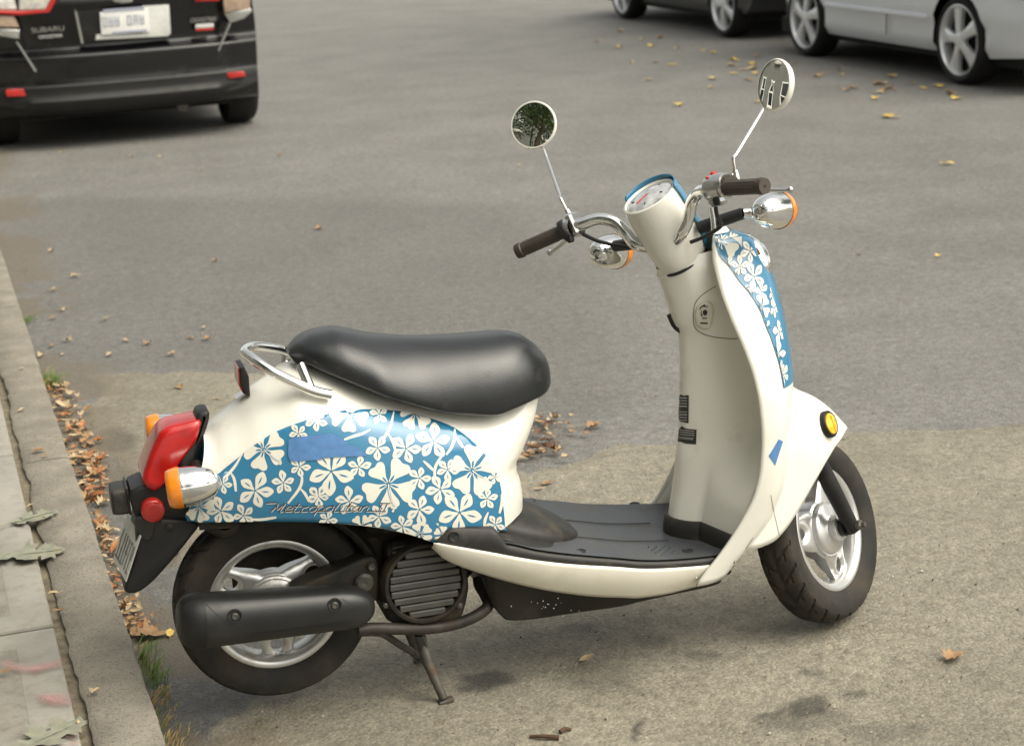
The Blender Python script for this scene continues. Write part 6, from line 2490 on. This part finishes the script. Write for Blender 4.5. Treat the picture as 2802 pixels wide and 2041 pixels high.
def tuft(name, pts, n, hmin, hmax, sprd, mats, label):
    mb = MB()
    P = catmull([on_ground(*p)[:2] for p in pts], 12)
    for k in range(n):
        c = P[random.randrange(len(P))] + rng.normal(0, sprd, 2)
        c[0] = max(c[0], KX + .016)
        h = random.uniform(hmin, hmax)
        a = random.uniform(-.6, .9)
        ln = np.array([math.cos(a), math.sin(a) - .2]) * h * random.uniform(.2, .9)
        w_ = random.uniform(.0009, .0019)
        t = np.array([-math.sin(a), math.cos(a)]) * w_
        V = []
        for q, wq in ((0, 1), (.4, 1), (.75, .7), (1, .05)):
            b = c + ln * q**1.8
            V += [(b[0] - t[0] * wq, b[1] - t[1] * wq, h * q * (1 - .25 * q)), (b[0] + t[0] * wq, b[1] + t[1] * wq, h * q * (1 - .25 * q))]
        mb.add(V, [(0, 1, 3, 2), (2, 3, 5, 4), (4, 5, 7, 6)], random.choices(range(len(mats)), weights=[5, 1][:len(mats)])[0])
    return mb.build(name, [M[x] for x in mats], None, angle=180, kind='stuff', label=label, category='grass')


tuft('grass_tuft', [zp('k', *p) for p in [(860, 1080), (890, 1150), (920, 1230), (945, 1300)]], 150, .022, .055, .012, ['grass', 'straw'], 'green grass tuft growing along the kerb foot')
tuft('straw_tuft', [zp('k', *p) for p in [(960, 1330), (985, 1420), (1020, 1520), (1060, 1620), (1090, 1700)]], 170, .012, .035, .018, ['straw', 'grass'], 'dry straw and weeds along the kerb foot')
tuft('grass_tuft', [zp('ul', *p) for p in [(290, 790), (310, 850), (340, 830)]], 130, .03, .07, .02, ['grass', 'straw'], 'small green weed tuft at the far end of the gutter leaves')
tuft('weed', [zp('ul', *p) for p in [(160, 430), (175, 430)]], 60, .02, .04, .02, ['grass'], 'tiny green weed by the far kerb')
for (zn, q, L_, ro, lb) in (('n', (1490, 2022), .06, 2.6, 'short dark twig at the bottom edge of the picture'), ('n', (1548, 2005), .025, .1, 'stubby brown twig end right of the short dark twig')):
    mb = MB().tube([(-L_ / 2, 0, .006), (0, .004, .009), (L_ / 2, 0, .005)], [.005, .0045, .003], 7)
    o = mb.build('twig', M['twig'], None, label=lb, category='twig')
    o.location = tuple(on_ground(*zp(zn, *q)))
    o.rotation_euler = (0, 0, ro)
# grit on the asphalt
mb = MB()
for k in range(700):
    u, v = random.uniform(300, 2802), random.uniform(1050, 2041)
    c = on_ground(u, v)
    if c[0] < KX + .03:
        continue
    r = abs(random.gauss(0, .0014)) + .0010
    V = [(c[0] + r * math.cos(a) * random.uniform(.7, 1.2), c[1] + r * math.sin(a) * random.uniform(.7, 1.2), .001) for a in (0, 1.57, 3.14, 4.71)] + [(c[0], c[1], .001 + r * .9)]
    mb.add(V, [(0, 1, 4), (1, 2, 4), (2, 3, 4), (3, 0, 4)], random.choices((0, 1, 2), weights=(3, 2, 2))[0])
M['grit_d'] = mat('dark_grit', (.11, .095, .07), .9)
M['grit_l'] = mat('pale_grit', (.42, .39, .33), .9)
mb.build('grit', [M['grit_d'], M['twig'], M['grit_l']], None, smooth=False, kind='stuff', label='grit and crumbs on the asphalt', category='grit')

# ---- street trees behind the camera and along the pavement (seen in the mirrors and the chrome)
M['bark'] = mat('bark', (.11, .085, .06), .9, noise=(6, .3), bump=(18, .8, .02))
M['leaf_green'] = mat('tree_leaf', (.055, .10, .022), .6, noise=(1.5, .35))


def street_tree(x, y, h, r, label, seed, nleaf=5200):
    rs = np.random.default_rng(seed)
    root = thing('street_tree', label, 'tree', (x, y, KH))
    mb = MB()
    top = np.array([rs.normal(0, .2), rs.normal(0, .2), h * .62])
    mb.tube(catmull([(0, 0, -.1), (.02, .03, h * .2), tuple(top * [.6, .6, .7]), tuple(top)], 5), np.linspace(.19, .09, 16), 10)
    tips = []
    for k in range(11):
        a = k * 2.4 + rs.uniform(-.3, .3)
        b0 = top * rs.uniform(.55, 1.0)
        e = b0 + np.array([math.cos(a) * r * rs.uniform(.5, .85), math.sin(a) * r * rs.uniform(.5, .85), rs.uniform(.6, h * .38)])
        mb.tube(catmull([b0, (b0 + e) / 2 + rs.normal(0, .2, 3), e], 4), np.linspace(.07, .018, 9), 6)
        tips += [e, (b0 + e) / 2, b0 * .4 + e * .6]
    mb.build('trunk', M['bark'], root, angle=60)
    mb = MB()
    tips = np.array(tips)
    V, Fc = [], []
    for k in range(nleaf):
        c = tips[rs.integers(len(tips))] + rs.normal(0, r * .22, 3)
        u = nrm(rs.normal(0, 1, 3))
        w_ = nrm(np.cross(u, rs.normal(0, 1, 3)))
        s = rs.uniform(.05, .11)
        V += [c - u * s, c + w_ * s * .5, c + u * s, c - w_ * s * .5]
        Fc.append((4 * k, 4 * k + 1, 4 * k + 2, 4 * k + 3))
    mb.add(V, Fc)
    mb.build('crown', M['leaf_green'], root, smooth=False)
    return root


street_tree(-2.7, 1.2, 6.6, 3.0, 'street tree on the pavement behind the camera', 3, 9000)
street_tree(-1.2, -8.5, 8.0, 3.2, 'street tree farther back along the pavement', 5)
street_tree(10.2, 4.5, 8.0, 3.3, 'street tree on the far pavement opposite the scooter', 8)
street_tree(9.6, 13.5, 8.0, 3.2, 'street tree on the far pavement behind the silver car', 9)
street_tree(9.8, -9.0, 8.0, 3.2, 'street tree on the far pavement behind the camera', 12)

# ---- row house facing the street on the kerb side (seen only in the mirrors)
M['brick'] = mat('brown_brick', (.15, .15, .135), .85, noise=(3, .15), bump=(30, .4, .006), dirt=((.10, .10, .085), 18, .5, .7, .5))
M['stone'] = mat('pale_stone_trim', (.48, .45, .40), .8, noise=(4, .1))
for hlabel, hy in (('row house with white framed windows facing the scooter from the kerb side', 8), ('second row house behind the camera, added unseen to block sky light', -17.2)):  # second house is out of view, added to block sky light
    house = thing('row_house', hlabel, 'house', (-6.8, hy, KH))
    mb = MB()
    hx = -.0
    H_, y0_, y1_ = 10.0, -9.0, 16.0
    wins = []
    for fl_ in range(3):
        for k in range(9):
            wins.append((y0_ + 1.3 + k * 2.65, .9 + fl_ * 3.1, 1.15, 1.9))
    poly = [(y0_, 0), (y1_, 0), (y1_, H_), (y0_, H_)]
    mb.cdt(poly, None, lambda P: np.c_[np.zeros(len(P)), P], holes=[[(a, b), (a + w_, b), (a + w_, b + h_), (a, b + h_)] for a, b, w_, h_ in wins])
    mb.box((-2.5, (y0_ + y1_) / 2, H_ / 2), (4.4, y1_ - y0_, H_))
    mb.build('wall', M['brick'], house, smooth=False)
    mb = MB()
    mb.box((.12, (y0_ + y1_) / 2, H_ - .25), (.5, y1_ - y0_ + .3, .5), None, .06)
    mb.build('cornice', M['stone'], house, smooth=False)
    for a, b, w_, h_ in wins:
        mb = MB()
        t = .09
        for (cy, cz, sy, sz) in ((a + w_ / 2, b + t / 2, w_, t), (a + w_ / 2, b + h_ - t / 2, w_, t), (a + t / 2, b + h_ / 2, t, h_ - 2 * t), (a + w_ - t / 2, b + h_ / 2, t, h_ - 2 * t), (a + w_ / 2, b + h_ / 2, w_ - 2 * t, t * .8)):
            mb.box((-.02, cy, cz), (.12, sy, sz))
        wo = mb.build('window', M['plate_w'], house, smooth=False)
        mb = MB()
        mb.box((-.10, a + w_ / 2, b + h_ / 2), (.02, w_, h_))
        mb.build('pane', M['car_glass'], wo, smooth=False)
        mb = MB()
        mb.box((.06, a + w_ / 2, b - .07), (.2, w_ + .2, .13))
        mb.build('sill', M['stone'], wo, smooth=False)
# far side of the street: kerb and pavement
mb = MB()
G = []
for x, z in ((8.72, -.05), (8.73, KH), (8.9, KH), (16, KH), (16, -.05)):
    G.append([(x, y, z) for y in np.linspace(-30, 120, 40)])
mb.grid(G, flip=True)
mb.build('far_pavement', M['concrete'], smooth=False, kind='structure')
